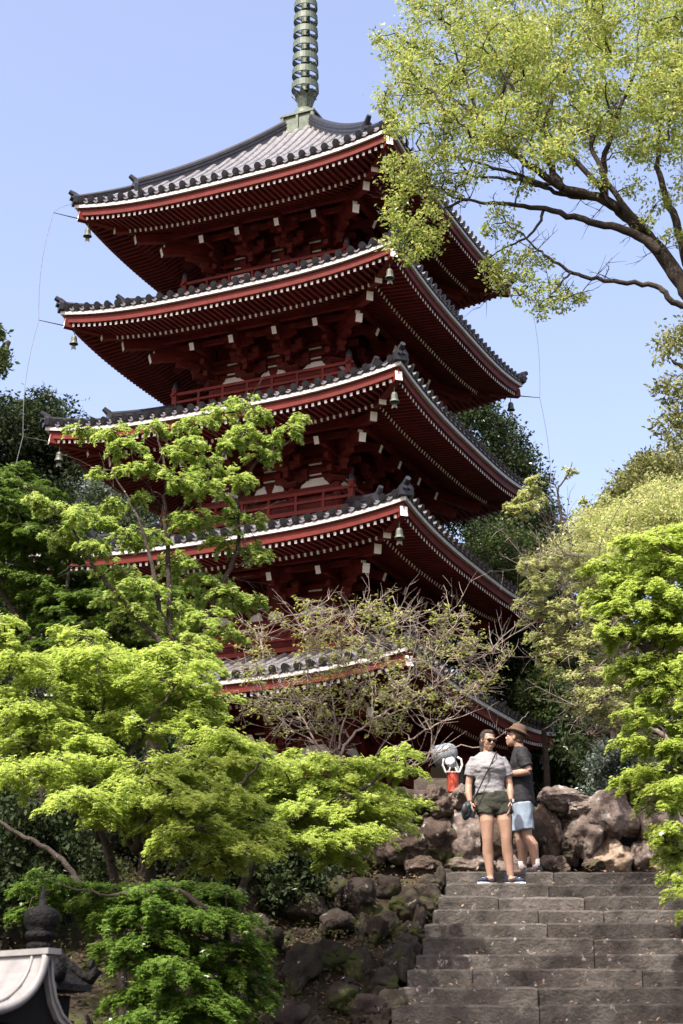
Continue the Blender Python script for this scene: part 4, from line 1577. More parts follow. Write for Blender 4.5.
def woman():
    Y = 17.8
    c = P(499, 881, Y)
    zst = Z_TOP - STEP_R
    root = empty('person', (c[0], Y, zst))
    tag(root, 'person in grey t-shirt, dark green shorts and sunglasses standing on the stairs facing down', 'person')
    hc = np.array([-.075, -.02, 1.562])
    HR = rotm(24, 10, 0)
    mb = MB()
    for hip, kn, ca, an, r in (((-.118, 0, .86), (-.112, -.02, .485), (-.108, .015, .33), (-.09, .015, .09), 1), ((.062, 0, .86), (.092, -.025, .495), (.105, .012, .34), (.13, .015, .09), 1)):
        hip, kn, ca, an = map(np.array, (hip, kn, ca, an))
        mb.tube([hip, hip * .5 + kn * .5 + (0, -.012, 0), kn + (0, 0, .05), kn, kn - (0, -.006, .05), ca, (ca + an) / 2, an, an - (0, 0, .03)], [.082, .082, .066, .061, .057, .062, .047, .037, .037], 16)
        mb.ell(kn + (0, -.028, .005), (.036, .032, .042))
        mb.ell(an + (0, -.04, -.035), (.036, .07, .03))
    mb.hloft([(-.03, 0, .83, .10, .07), (-.03, 0, .88, .14, .09), (-.035, .005, .96, .135, .09), (-.06, 0, 1.08, .125, .085), (-.075, -.01, 1.22, .135, .09), (-.08, 0, 1.34, .14, .08), (-.08, .01, 1.40, .10, .06), (-.078, .01, 1.44, .06, .055)])
    mb.tube([(-.078, .02, 1.38), (-.077, .012, 1.45), (-.075, .0, 1.52)], [.062, .052, .052], 14)
    # right arm (image left) with phone, left arm with watch
    mb.tube([(-.225, .005, 1.345), (-.275, .01, 1.24), (-.298, .015, 1.08), (-.305, -.01, .98), (-.292, -.04, .885)], [.046, .044, .039, .040, .027], 14)
    hand(mb, (-.290, -.045, .885), (.10, -.18, -1), (.75, .30, 0), (.30, -.85, 0), 1.0, .75)
    mb.tube([(.075, .005, 1.345), (.125, .015, 1.24), (.148, .02, 1.08), (.153, -.02, .99), (.148, -.055, .885)], [.046, .044, .039, .040, .027], 14)
    hand(mb, (.146, -.058, .885), (-.12, -.14, -1), (-.85, -.1, 0), (-.1, -.95, 0), 1.0, .35)
    head(mb, hc, HR)
    body = remesh(mb, 'body', SKIN, root, .0055, 4)
    face_bits(root, hc, HR, LIP)
    # hair, pulled back
    HM = mat('dark_brown_hair', (.05, .027, .016), .45, .5, col2=(.018, .010, .007), noise_scale=40, bump=.8, bump_scale=90)
    mb = MB()
    def q(p):
        return hc + HR @ np.array(p, float)
    mb.ell(q((0, .030, .036)), (.079, .088, .089), HR)
    mb.ell(q((0, -.012, .092)), (.058, .052, .030), HR)
    mb.ell(q((0, .105, .035)), (.038, .036, .040), HR)
    mb.tube([q((0, .12, .03)), q((.01, .15, -.02)), q((.015, .145, -.10)), q((.01, .13, -.17))], [.024, .034, .03, .008], 12)
    for s in (-1, 1):
        mb.ell(q((s * .066, .012, .045)), (.018, .045, .045), HR)
    hair = remesh(mb, 'hair', HM, root, .006, 3)
    SH = mat('heather_grey_jersey', (.225, .225, .23), .85, .2, col2=(.165, .165, .172), noise_scale=60)
    mb = MB()
    mb.hloft([(-.062, 0, .965, .170, .124), (-.064, 0, 1.02, .166, .122), (-.07, -.004, 1.12, .158, .122), (-.075, -.022, 1.21, .172, .145), (-.078, -.028, 1.26, .178, .150), (-.08, -.004, 1.345, .176, .118), (-.08, .005, 1.395, .150, .088), (-.078, .008, 1.435, .085, .070)], 28)
    for a, b, e in (((-.21, .004, 1.36), (-.262, .008, 1.27), (-.292, .012, 1.17)), ((.055, .004, 1.36), (.110, .010, 1.27), (.142, .016, 1.175))):
        mb.tube([a, b, e], [.062, .066, .063], 16)
    sh = remesh(mb, 'shirt', SH, root, .009, 5)
    wrinkle(sh, .011, 9, 3, (1, 1, 2.2))
    SO = mat('dark_olive_cotton', (.035, .038, .027), .8, .2, col2=(.022, .024, .018), noise_scale=12)
    mb = MB()
    mb.hloft([(-.03, 0, .785, .13, .10), (-.03, 0, .83, .175, .122), (-.03, 0, .90, .186, .13), (-.045, .0, 1.0, .160, .118)], 26)
    mb.tube([(-.112, 0, .90), (-.120, 0, .80), (-.128, -.002, .745)], [.100, .108, .112], 18)
    mb.tube([(.052, 0, .90), (.066, 0, .80), (.074, -.002, .745)], [.100, .104, .108], 18)
    s2 = remesh(mb, 'shorts', SO, root, .009, 3)
    wrinkle(s2, .009, 12, 9, (1, 1, 1.2))
    NV = mat('navy_mesh_shoe', (.012, .018, .036), .7, .2, col2=(.02, .028, .055), noise_scale=25)
    SL = mat('white_sole', (.72, .72, .72), .5)
    shoe(root, (-.09, .015), -52, NV, SL)
    shoe(root, (.13, .015), 54, NV, SL)
    GL = mat('black_sunglasses', (.008, .008, .009), .12, .6)
    mb = MB()
    for s in (-1, 1):
        mb.ell(q((s * .034, -.090, .006)), (.030, .008, .021), HR @ rotm(s * 8))
        mb.tube([q((s * .062, -.084, .012)), q((s * .077, -.03, .012)), q((s * .079, .02, .006))], .004, 6)
    mb.tube([q((-.012, -.097, .011)), q((.012, -.097, .011))], .004, 6)
    mb.build('sunglasses', GL, root, True)
    WT = mat('dark_watch', (.02, .02, .022), .3, .5)
    mb = MB()
    mb.tube([(.1486, -.050, .905), (.1484, -.056, .880)], [.031, .031], 14)
    wt = mb.build('wristwatch', WT, root)
    mb = MB()
    mb.box((.172, -.072, .892), (.02, .030, .034), rotm(50))
    mb.build('dial', mat('watch_dial', (.35, .36, .36), .25, .6), wt)
    # shoulder bag
    bc = np.array([-.335, -.02, .80])
    bag = empty('shoulder_bag', (c[0] + bc[0], Y + bc[1], zst + bc[2]))
    tag(bag, 'small teal and black shoulder bag at the hip of the person in the grey t-shirt', 'bag')
    BT = mat('teal_nylon', (.025, .06, .07), .6, .3, col2=(.012, .02, .025), noise_scale=9)
    mb = MB()
    mb.ell((0, 0, -.02), (.055, .075, .095), rotm(10, 0, 8))
    mb.ell((.01, -.01, .03), (.05, .07, .06), rotm(10, 0, 8))
    b = remesh(mb, 'pouch', BT, bag, .007, 3)
    wrinkle(b, .008, 14, 2)
    mb = MB()
    mb.ell((-.012, -.055, .0), (.046, .03, .07), rotm(20, 0, 8))
    mb.build('pocket', mat('black_nylon', (.012, .012, .014), .5), bag, True)
    path = np.array([(-.275, -.085, .865), (-.225, -.128, .96), (-.175, -.150, 1.06), (-.12, -.166, 1.17), (-.065, -.172, 1.27), (-.02, -.140, 1.37), (.01, -.055, 1.425), (.012, .04, 1.41), (-.03, .12, 1.30), (-.14, .145, 1.12), (-.24, .10, .95), (-.285, .04, .87)]) - bc
    mb = MB()
    out = limb(MB(), path, .01, .01)
    mb.tube(out, .011, 8, flat=.5)
    mb.build('strap', mat('dark_strap', (.03, .028, .026), .7), bag, True)
    # phone
    ph = empty('smartphone', (c[0] - .262, Y - .075, zst + .775))
    tag(ph, 'black smartphone held low in the hand beside the teal bag', 'phone')
    mb = MB()
    R = rotm(35, 12, 12)
    mb.box((0, 0, 0), (.012, .072, .145), R)
    p = mb.build('phone_body', GL, ph)
    mb = MB()
    mb.box(R @ np.array([-.008, 0, 0]), (.002, .066, .136), R)
    mb.build('screen', mat('phone_glass', (.015, .015, .02), .08, .6), ph)
woman()

def man():
    Y = 18.5
    c = P(525, 867, Y)
    root = empty('person', (c[0], Y, Z_TOP), math.radians(-97))
    tag(root, 'person in black t-shirt, blue shorts and brown brimmed hat turned to the left', 'person')
    hc = np.array([.0, -.062, 1.572])
    HR = rotm(-12, -14, 0)
    mb = MB()
    for hip, kn, ca, an in (((.088, .01, .84), (.085, .035, .48), (.088, .095, .33), (.085, .125, .09)), ((-.088, .0, .84), (-.085, -.05, .48), (-.085, -.02, .33), (-.085, -.025, .09))):
        hip, kn, ca, an = map(np.array, (hip, kn, ca, an))
        mb.tube([hip, hip * .5 + kn * .5 + (0, -.012, 0), kn + (0, 0, .05), kn, kn - (0, -.006, .05), ca, (ca + an) / 2, an, an - (0, 0, .03)], [.080, .080, .064, .060, .056, .066, .050, .038, .037], 16)
        mb.ell(an + (0, -.05, -.035), (.036, .07, .03))
    mb.hloft([(0, 0, .80, .09, .07), (0, 0, .86, .13, .085), (0, .005, .96, .13, .085), (0, .0, 1.10, .125, .08), (0, -.005, 1.25, .14, .085), (0, .005, 1.36, .14, .075), (0, .005, 1.41, .10, .06), (0, -.005, 1.45, .062, .058)])
    mb.tube([(0, .005, 1.39), (0, -.015, 1.46), (0, -.035, 1.53)], [.065, .055, .056], 14)
    # left arm (towards the camera): elbow back, forearm forward across the belly
    mb.tube([(.195, .02, 1.35), (.235, .05, 1.26), (.245, .085, 1.135)], [.046, .045, .042], 14)
    mb.tube([(.245, .09, 1.140), (.225, .0, 1.125), (.175, -.11, 1.125), (.13, -.16, 1.13)], [.043, .044, .034, .028], 14)
    hand(mb, (.13, -.16, 1.13), (-.75, -.55, .15), (-.3, .5, -.4), (0, -.2, 1), 1.02, .7)
    mb.tube([(-.195, .02, 1.35), (-.24, .03, 1.25), (-.25, .03, 1.10)], [.046, .045, .041], 14)
    mb.tube([(-.25, .03, 1.10), (-.22, -.09, 1.09), (-.17, -.20, 1.14)], [.042, .042, .028], 14)
    hand(mb, (-.17, -.205, 1.145), (.5, -.6, .5), (.6, .5, 0), (0, -.2, 1), 1.02, .8)
    head(mb, hc, HR, False)
    remesh(mb, 'body', SKIN, root, .0055, 4)
    face_bits(root, hc, HR, LIP)
    HM = mat('brown_hair', (.05, .03, .018), .5, .4)
    def q(p):
        return hc + HR @ np.array(p, float)
    mb = MB()
    mb.ell(q((0, .034, .030)), (.079, .085, .085), HR)
    mb.ell(q((0, .06, -.03)), (.062, .05, .045), HR)
    remesh(mb, 'hair', HM, root, .006, 3)
    TS = mat('black_jersey', (.018, .018, .021), .8, .25, col2=(.012, .012, .014), noise_scale=10)
    mb = MB()
    mb.hloft([(0, .0, .80, .188, .142), (0, .0, .90, .184, .138), (0, .0, 1.02, .170, .125), (0, -.005, 1.15, .178, .125), (0, -.008, 1.26, .195, .130), (0, .005, 1.36, .20, .115), (0, .004, 1.415, .15, .09), (0, -.004, 1.45, .085, .078)], 28)
    mb.tube([(.17, .012, 1.37), (.222, .035, 1.28), (.243, .068, 1.185)], [.078, .074, .068], 16)
    mb.tube([(-.17, .012, 1.37), (-.225, .022, 1.28), (-.248, .03, 1.18)], [.078, .074, .068], 16)
    t = remesh(mb, 't_shirt', TS, root, .009, 5)
    wrinkle(t, .011, 8, 5, (1, 1, 1.6))
    BL = mat('pale_blue_cotton', (.23, .29, .35), .8, .2, col2=(.19, .24, .30), noise_scale=10)
    mb = MB()
    mb.hloft([(0, 0, .66, .12, .09), (0, 0, .74, .168, .122), (0, 0, .84, .174, .128), (0, 0, .93, .158, .112)], 26)
    mb.tube([(.085, 0, .80), (.088, .01, .62), (.088, .02, .50)], [.108, .106, .102], 18)
    mb.tube([(-.085, 0, .80), (-.088, -.025, .62), (-.088, -.038, .50)], [.108, .106, .102], 18)
    s = remesh(mb, 'shorts', BL, root, .009, 3)
    wrinkle(s, .012, 9, 1, (1, 1, .6))
    mb = MB()
    for x, y in ((.09, -.123), (.075, -.128)):
        mb.tube([(x, y, .80), (x + .006, y - .012, .72), (x, y - .004, .66)], .006, 6)
    mb.build('drawstring', mat('white_cord', (.75, .75, .73), .7), s, True)
    NV = mat('grey_running_shoe', (.05, .05, .055), .6, .3)
    SL = mat('pale_sole', (.55, .55, .55), .5)
    SK = mat('white_ankle_sock', (.78, .78, .76), .8)
    for x, y, a in ((.085, .125, 6), (-.085, -.025, -10)):
        shoe(root, (x, y), a, NV, SL)
        mb = MB()
        mb.tube([(x, y, .08), (x, y, .12), (x, y - .004, .175)], [.043, .042, .046], 14)
        mb.build('sock', SK, root, True)
    # hat
    HT = mat('brown_felt', (.10, .066, .045), .85, .2, col2=(.07, .046, .031), noise_scale=14)
    TN = mat('tan_band', (.32, .24, .15), .8)
    BR = HR @ rotm(0, -6, 0)
    mb = MB()
    pr = [(.0, .108), (.045, .112), (.075, .098), (.088, .06), (.094, .0), (.12, -.006), (.147, .002), (.148, .008), (.12, .001), (.095, .008)]
    ang = np.arange(30) * 2 * pi / 30
    V = []
    for r, z in pr:
        for a in ang:
            dip = -.022 * max(0, -math.sin(a)) ** 2 * max(0, (r - .1) / .066) if r > .1 else 0
            side = .03 * math.cos(a) ** 2 * max(0, (r - .1) / .066) if r > .1 else 0
            top = -.022 * (1 - (r / .075)) * (abs(math.cos(a)) < .5) if r < .075 else 0
            V.append(hc + BR @ np.array([r * .93 * math.cos(a), .018 + r * 1.06 * math.sin(a), .055 + z + dip + side + top]))
    F = [(i * 30 + k, i * 30 + (k + 1) % 30, (i + 1) * 30 + (k + 1) % 30, (i + 1) * 30 + k) for i in range(len(pr) - 1) for k in range(30)]
    mb.add(V, F)
    hat = mb.build('hat', HT, root, True)
    mb = MB()
    V = []
    for r, z in ((.0955, .008), (.0925, .032)):
        for a in ang:
            V.append(hc + BR @ np.array([r * .94 * math.cos(a), .018 + r * 1.07 * math.sin(a), .055 + z]))
    mb.add(V, [(k, (k + 1) % 30, 30 + (k + 1) % 30, 30 + k) for k in range(30)])
    mb.build('hat_band', TN, hat, True)
man()

# ------------------------------------------------------------------ trees
def gz(x, y):
    return float(terrain(np.array(float(x)), np.array(float(y))))
def gp(x, y):
    return (x, y, gz(x, y) - .1)
def Pl(l, Y):
    """pixel polyline at distance Y (or per-point distances)"""
    return [P(p[0], p[1], p[2] if len(p) > 2 else Y) for p in l]

# slender maple in front of the pagoda's left face
Yb = 17.6
b0 = P(185, 690, Yb)
maple('maple_tree', 'slender young maple with thin forked stems in front of the pagoda balconies', [
    ([gp(b0[0], Yb), P(183, 760, Yb), P(184, 690, Yb), P(176, 655, Yb)], .06, .045),
    (Pl([(176, 655), (170, 620), (168, 560), (165, 510), (166, 475), (158, 435)], Yb), .042, .010),
    (Pl([(174, 640), (160, 610), (152, 565), (144, 535), (132, 505), (112, 470)], Yb - .3), .034, .008),
    (Pl([(178, 665), (205, 625), (225, 580), (238, 545), (240, 500), (262, 450), (285, 430)], Yb + .3), .040, .008),
    (Pl([(165, 545), (185, 505), (215, 470), (235, 430), (245, 405)], Yb + .2), .024, .006),
    (Pl([(170, 655), (140, 620), (112, 590), (84, 550), (66, 520), (40, 500)], Yb - .4), .034, .007),
    (Pl([(230, 570), (248, 560), (262, 550)], Yb + .4), .016, .006)],
    [(px, py, Yb + dz, r) for px, py, r, dz in [
        (84, 428, 13, 0), (108, 432, 15, 0), (128, 447, 16, .2), (150, 428, 14, .1), (172, 448, 17, 0), (198, 424, 16, .2), (188, 440, 14, -.1), (222, 412, 13, .2), (245, 402, 15, .3), (262, 412, 12, .3),
        (240, 430, 15, .2), (225, 440, 17, .1), (270, 440, 12, .3), (288, 428, 12, .3), (300, 418, 9, .3), (258, 452, 13, .3), (205, 462, 18, 0), (180, 478, 20, -.1), (150, 470, 16, -.1), (240, 474, 17, .2), (215, 486, 18, .1),
        (130, 470, 12, -.2), (112, 506, 14, -.2), (96, 470, 9, -.2), (140, 500, 13, -.2), (200, 515, 18, .1), (176, 520, 14, 0), (236, 515, 16, .2), (255, 520, 12, .3), (225, 540, 19, .2), (252, 545, 14, .3), (266, 556, 9, .3),
        (150, 540, 15, -.2), (180, 555, 18, 0), (128, 535, 15, -.3), (100, 525, 15, -.4), (78, 512, 17, -.5), (55, 508, 16, -.5), (32, 498, 13, -.5), (88, 548, 17, -.4), (112, 568, 18, -.3), (145, 582, 20, -.2), (200, 575, 22, .1),
        (228, 590, 20, .2), (246, 600, 14, .3), (172, 605, 20, 0), (205, 615, 22, .1), (135, 610, 18, -.2), (110, 600, 18, -.3), (225, 628, 18, .2), (160, 632, 20, -.1), (190, 640, 18, 0), (60, 535, 15, -.5)]],
    21, L_MAPLE, M_BARK, size=.041, dens=.55, flat=.16, droop=.45, lay=.34, spread=1.4, twigs=40)

# broad layered maples on the bank, lower left
Yc = 14.2
c0 = P(118, 800, Yc)
maple('maple_tree', 'broad layered bright green maple spreading low over the bank at left', [
    ([gp(c0[0] + .1, Yc + .6), P(108, 850, Yc + .4), P(90, 790, Yc), P(104, 745, Yc), P(103, 700, Yc), P(96, 655, Yc)], .05, .006),
    (Pl([(112, 860, Yc + .4), (95, 800), (130, 755), (150, 722), (172, 690), (185, 660)], Yc), .035, .006),
    (Pl([(110, 850, Yc + .4), (120, 815), (140, 795), (165, 765), (205, 748)], Yc - .2), .03, .006),
    (Pl([(100, 840, Yc + .3), (70, 790), (40, 750), (15, 715)], Yc - .2), .03, .006)],
    [(px, py, Yc + dz, r) for px, py, r, dz in [
        (84, 642, 24, .2), (105, 652, 26, .1), (66, 660, 22, .1), (128, 660, 28, .3), (160, 652, 24, .4), (186, 652, 22, .4), (198, 668, 22, .3), (56, 676, 24, 0), (92, 680, 30, 0), (130, 690, 32, .2), (168, 684, 32, .3), (198, 690, 24, .3),
        (20, 704, 28, -.2), (45, 715, 26, -.2), (8, 722, 26, -.3), (60, 728, 30, -.1), (100, 722, 34, 0), (140, 722, 30, .1), (178, 716, 28, .2), (205, 712, 18, .2), (30, 745, 28, -.3), (85, 748, 30, -.2), (10, 640, 20, -.2), (22, 655, 18, -.2), (2, 618, 18, -.2), (10, 668, 18, -.3), (5, 690, 16, -.3)]],
    22, L_MAPLE2, M_BARK, size=.031, dens=.42, flat=.07, droop=.30, lay=.24, spread=1.8)

Yd = 13.4
d0 = P(165, 880, Yd)
maple('maple_tree', 'dense yellow green maple with rounded tiers of leaves in the middle of the bank', [
    ([gp(d0[0], Yd + .8), P(150, 870, Yd + .5), P(135, 845, Yd), P(160, 800, Yd), P(190, 775, Yd)], .06, .010),
    (Pl([(135, 850, Yd + .3), (120, 820), (100, 790), (70, 775)], Yd), .035, .008),
    (Pl([(145, 860, Yd + .3), (185, 845), (215, 810), (245, 780), (262, 762)], Yd), .035, .008)],
    [(px, py, Yd + dz, r) for px, py, r, dz in [
        (22, 768, 30, -.3), (60, 762, 26, -.1), (82, 772, 32, 0), (110, 764, 34, .1), (145, 760, 30, .2), (150, 780, 34, 0), (175, 762, 28, .2), (206, 766, 30, .2), (230, 744, 24, .3), (218, 734, 18, .4), (240, 765, 22, .3), (205, 735, 16, .4),
        (78, 798, 26, -.2), (110, 796, 30, -.1), (140, 806, 32, -.1), (100, 815, 20, -.2), (180, 800, 32, 0), (212, 792, 30, .1), (200, 826, 30, -.1), (172, 822, 24, -.1), (235, 800, 26, .1), (225, 828, 26, 0), (240, 846, 24, 0), (200, 846, 26, -.2), (250, 820, 20, .1), (175, 845, 18, -.2), (222, 862, 20, -.1)]],
    23, L_MAPLE2, M_BARK, size=.031, dens=.42, flat=.07, droop=.30, lay=.24, spread=1.8)

Ye = 15.0
maple('maple_tree', 'wide bright maple whose lowest tiers reach towards the boulder wall', [
    ([gp(P(235, 960, Ye)[0], 14.6), P(238, 905, 14.7), P(262, 855, 14.9), P(290, 815, Ye), P(310, 775, Ye)], .05, .010),
    (Pl([(285, 822, Ye + .0), (325, 805), (355, 795), (385, 770)], Ye), .05, .009),
    (Pl([(270, 845, Ye + .0), (262, 810), (245, 790), (225, 775)], Ye), .05, .009)],
    [(px, py, Ye + dz, r) for px, py, r, dz in [
        (250, 772, 26, 0), (278, 764, 26, .1), (305, 760, 26, .2), (335, 762, 24, .3), (360, 766, 22, .4), (385, 762, 20, .5), (398, 750, 14, .5), (405, 772, 14, .5), (262, 790, 28, -.1), (292, 786, 32, 0), (325, 786, 32, .1), (358, 786, 28, .2), (385, 786, 22, .3),
        (275, 810, 30, -.2), (308, 812, 32, -.1), (342, 812, 32, 0), (370, 808, 26, .1), (392, 806, 18, .2), (330, 836, 30, -.2), (358, 836, 24, -.1), (300, 838, 28, -.3), (268, 834, 26, -.3), (340, 855, 20, -.2), (410, 800, 12, .3), (250, 745, 18, .1), (230, 765, 20, 0)]],
    24, L_MAPLE2, M_BARK, size=.031, dens=.42, flat=.07, droop=.30, lay=.24, spread=1.8)

# low maple hanging over the bottom of the bank
Yf = 11.6
maple('maple_tree', 'low maple with drooping tiers in shade-darkened green at the foot of the bank', [
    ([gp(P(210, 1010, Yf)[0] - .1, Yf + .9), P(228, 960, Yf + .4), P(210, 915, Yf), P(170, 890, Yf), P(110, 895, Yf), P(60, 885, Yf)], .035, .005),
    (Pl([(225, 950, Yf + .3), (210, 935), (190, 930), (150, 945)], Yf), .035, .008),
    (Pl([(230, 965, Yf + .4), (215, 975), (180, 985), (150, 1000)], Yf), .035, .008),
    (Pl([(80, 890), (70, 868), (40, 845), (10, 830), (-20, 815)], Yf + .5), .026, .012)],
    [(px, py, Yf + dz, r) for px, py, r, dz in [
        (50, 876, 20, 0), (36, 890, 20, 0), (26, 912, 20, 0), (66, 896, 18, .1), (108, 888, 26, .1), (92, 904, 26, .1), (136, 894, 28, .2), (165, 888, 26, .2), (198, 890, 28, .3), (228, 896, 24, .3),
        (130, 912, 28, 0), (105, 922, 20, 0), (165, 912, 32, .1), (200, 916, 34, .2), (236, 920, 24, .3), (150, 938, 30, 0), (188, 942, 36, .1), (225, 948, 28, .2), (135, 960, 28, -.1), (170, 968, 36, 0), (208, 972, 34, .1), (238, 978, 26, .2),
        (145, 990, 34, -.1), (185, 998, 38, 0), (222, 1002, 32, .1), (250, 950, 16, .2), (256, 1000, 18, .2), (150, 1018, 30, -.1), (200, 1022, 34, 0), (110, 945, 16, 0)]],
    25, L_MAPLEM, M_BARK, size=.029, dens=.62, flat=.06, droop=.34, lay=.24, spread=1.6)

# maple behind, left, its leaf colour darkened in place of shade
Yg2 = 20.5
maple('maple_tree', 'maple in shade-darkened green behind the young maple at the left edge', [
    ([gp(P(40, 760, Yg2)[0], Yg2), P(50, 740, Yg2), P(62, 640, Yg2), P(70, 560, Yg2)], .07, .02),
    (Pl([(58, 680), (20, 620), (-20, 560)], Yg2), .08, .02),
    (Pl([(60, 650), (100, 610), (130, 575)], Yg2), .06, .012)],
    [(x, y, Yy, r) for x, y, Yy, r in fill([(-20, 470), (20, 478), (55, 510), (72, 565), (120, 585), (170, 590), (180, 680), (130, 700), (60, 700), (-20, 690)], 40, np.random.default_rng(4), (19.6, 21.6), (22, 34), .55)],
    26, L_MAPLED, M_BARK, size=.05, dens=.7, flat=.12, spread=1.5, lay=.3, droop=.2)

# right-hand maples
Yr = 14.6
tr = gp(5.75, 15.6)
maple('maple_tree', 'brilliant yellow green maple on a leaning dark limb at the right edge', [
    ([tr, (5.3, 15.3, 4.6), P(720, 720, Yr + .2), P(690, 682, Yr), P(664, 660, Yr), P(640, 642, Yr), P(612, 628, Yr), P(590, 620, Yr)], .15, .014),
    ([(5.3, 15.3, 4.6), P(740, 640, Yr), P(700, 590, Yr), P(672, 555, Yr), P(655, 535, Yr)], .10, .012),
    ([(5.5, 15.4, 3.6), P(725, 800, Yr), P(700, 780, Yr), P(672, 770, Yr), P(650, 765, Yr)], .07, .012),
    ([(5.5, 15.4, 3.4), P(725, 860, Yr), P(700, 850, Yr), P(680, 850, Yr)], .06, .012)],
    [(px, py, Yr + dz, r) for px, py, r, dz in [
        (648, 542, 24, .2), (672, 536, 24, .2), (690, 545, 24, .2), (636, 560, 22, .1), (660, 562, 28, 0), (688, 566, 26, 0), (645, 584, 26, 0), (674, 590, 30, -.1), (624, 582, 18, .1), (640, 606, 26, 0), (668, 614, 30, -.1), (692, 606, 26, -.1), (650, 632, 24, 0), (680, 638, 28, -.1), (690, 660, 22, -.1),
        (664, 660, 20, 0), (640, 655, 16, .1), (672, 690, 22, 0), (692, 700, 22, 0), (655, 700, 16, .1), (678, 722, 22, 0), (660, 742, 20, 0), (690, 745, 22, -.1), (640, 770, 15, 0), (662, 772, 22, -.1), (686, 778, 24, -.1), (625, 782, 12, 0), (650, 792, 18, -.1), (676, 800, 22, -.1),
        (672, 828, 18, -.2), (692, 830, 22, -.2), (660, 840, 10, -.2), (676, 850, 18, -.2), (692, 864, 20, -.2), (672, 880, 13, -.3), (688, 892, 18, -.3), (690, 912, 12, -.3), (606, 566, 16, .1), (598, 590, 15, .1), (612, 605, 18, 0), (618, 632, 18, 0), (630, 672, 18, 0), (655, 680, 20, 0), (640, 715, 18, 0), (632, 740, 14, 0)]],
    27, L_MAPLE2, M_BARKD, size=.031, dens=.52, flat=.07, droop=.32, lay=.24, spread=1.75)

Yh = 18.6
maple('maple_tree', 'pale thin leaved maple with grey bare twigs beyond the bright right maple', [
    ([gp(5.6, 19.8), (4.9, 19.2, 5.6), P(700, 705, Yh), P(660, 700, Yh), P(620, 690, Yh), P(590, 690, Yh)], .12, .012),
    ([(4.9, 19.2, 5.6), P(705, 660, Yh), P(650, 640, Yh), P(610, 628, Yh), P(575, 612, Yh), P(555, 608, Yh)], .10, .010),
    (Pl([(650, 640), (640, 662), (628, 680), (605, 690), (585, 700), (572, 705)], Yh - .1), .020, .006),
    (Pl([(640, 642), (600, 645), (570, 650), (540, 655)], Yh), .024, .006),
    ([P(705, 660, Yh), P(660, 600, Yh), P(620, 570, Yh), P(580, 555, Yh), P(545, 555, Yh)], .06, .009),
    ([(4.9, 19.2, 5.6), P(700, 760, Yh), P(650, 728, Yh), P(610, 730, Yh), P(590, 735, Yh)], .05, .008)],
    [(px, py, Yh + dz, r) for px, py, r, dz in [
        (525, 562, 14, 0), (545, 566, 18, 0), (565, 560, 18, 0), (590, 562, 20, .1), (612, 568, 22, .1), (540, 585, 16, 0), (562, 584, 22, 0), (590, 588, 24, .1), (618, 592, 22, .1), (535, 608, 15, 0), (556, 612, 20, 0), (582, 616, 24, 0), (610, 622, 22, .1), (545, 632, 16, 0), (570, 640, 22, 0), (598, 646, 24, .1),
        (625, 650, 22, .1), (560, 660, 16, 0), (588, 668, 20, 0), (615, 676, 22, 0), (636, 682, 20, .1), (602, 700, 18, 0), (626, 706, 20, 0), (646, 716, 18, .1), (590, 715, 14, 0), (612, 730, 16, 0), (640, 742, 16, .1), (580, 690, 12, 0)]],
    28, L_HAZY, M_BARKP, size=.030, dens=.20, flat=.2, tr=1.4, spread=1.6, droop=.16, lay=.3, twigs=260)

# almost bare tree with young leaves in front of the lowest roof
Ys = 19.9
s0 = P(345, 792, Ys)
maple('budding_tree', 'nearly bare pale branched tree with tiny new leaves in front of the lowest roof', [
    ([(s0[0], Ys, TERR - .1), P(342, 770, Ys), P(340, 755, Ys)], .05, .03),
    (Pl([(340, 765), (318, 745), (300, 715), (285, 690), (268, 650), (255, 625)], Ys), .016, .002),
    (Pl([(340, 755), (352, 735), (380, 715), (398, 705), (430, 690), (462, 668), (492, 650)], Ys), .020, .002),
    (Pl([(345, 770), (375, 762), (405, 742), (430, 728), (455, 715), (480, 690), (500, 668)], Ys - .1), .016, .002),
    (Pl([(345, 772), (385, 772), (415, 765), (450, 748), (485, 745), (515, 725), (530, 712)], Ys - .2), .016, .002),
    (Pl([(338, 750), (345, 715), (352, 690), (358, 650), (372, 615)], Ys), .014, .002),
    (Pl([(330, 750), (335, 715), (325, 680), (310, 650), (300, 625)], Ys + .1), .013, .002),
    (Pl([(372, 720), (372, 690), (368, 660), (390, 630), (410, 612)], Ys), .011, .002),
    (Pl([(398, 705), (408, 680), (425, 655), (448, 632)], Ys), .010, .002),
    (Pl([(310, 730), (290, 722), (270, 700), (245, 690)], Ys), .009, .002),
    (Pl([(430, 690), (445, 665), (470, 640)], Ys), .008, .002),
    (Pl([(318, 745), (280, 720), (262, 690), (250, 665)], Ys), .009, .002)],
    [(x, y, Yy, r) for x, y, Yy, r in fill([(235, 665), (250, 630), (280, 605), (340, 600), (400, 595), (450, 605), (490, 640), (510, 670), (480, 700), (430, 715), (390, 735), (340, 730), (280, 735), (240, 720)], 85, np.random.default_rng(8), (19.3, 20.5), (12, 20), .55)],
    29, L_BUD, M_BARKP, size=.030, dens=.028, flat=.35, droop=.0, tr=.9, twigs=230)

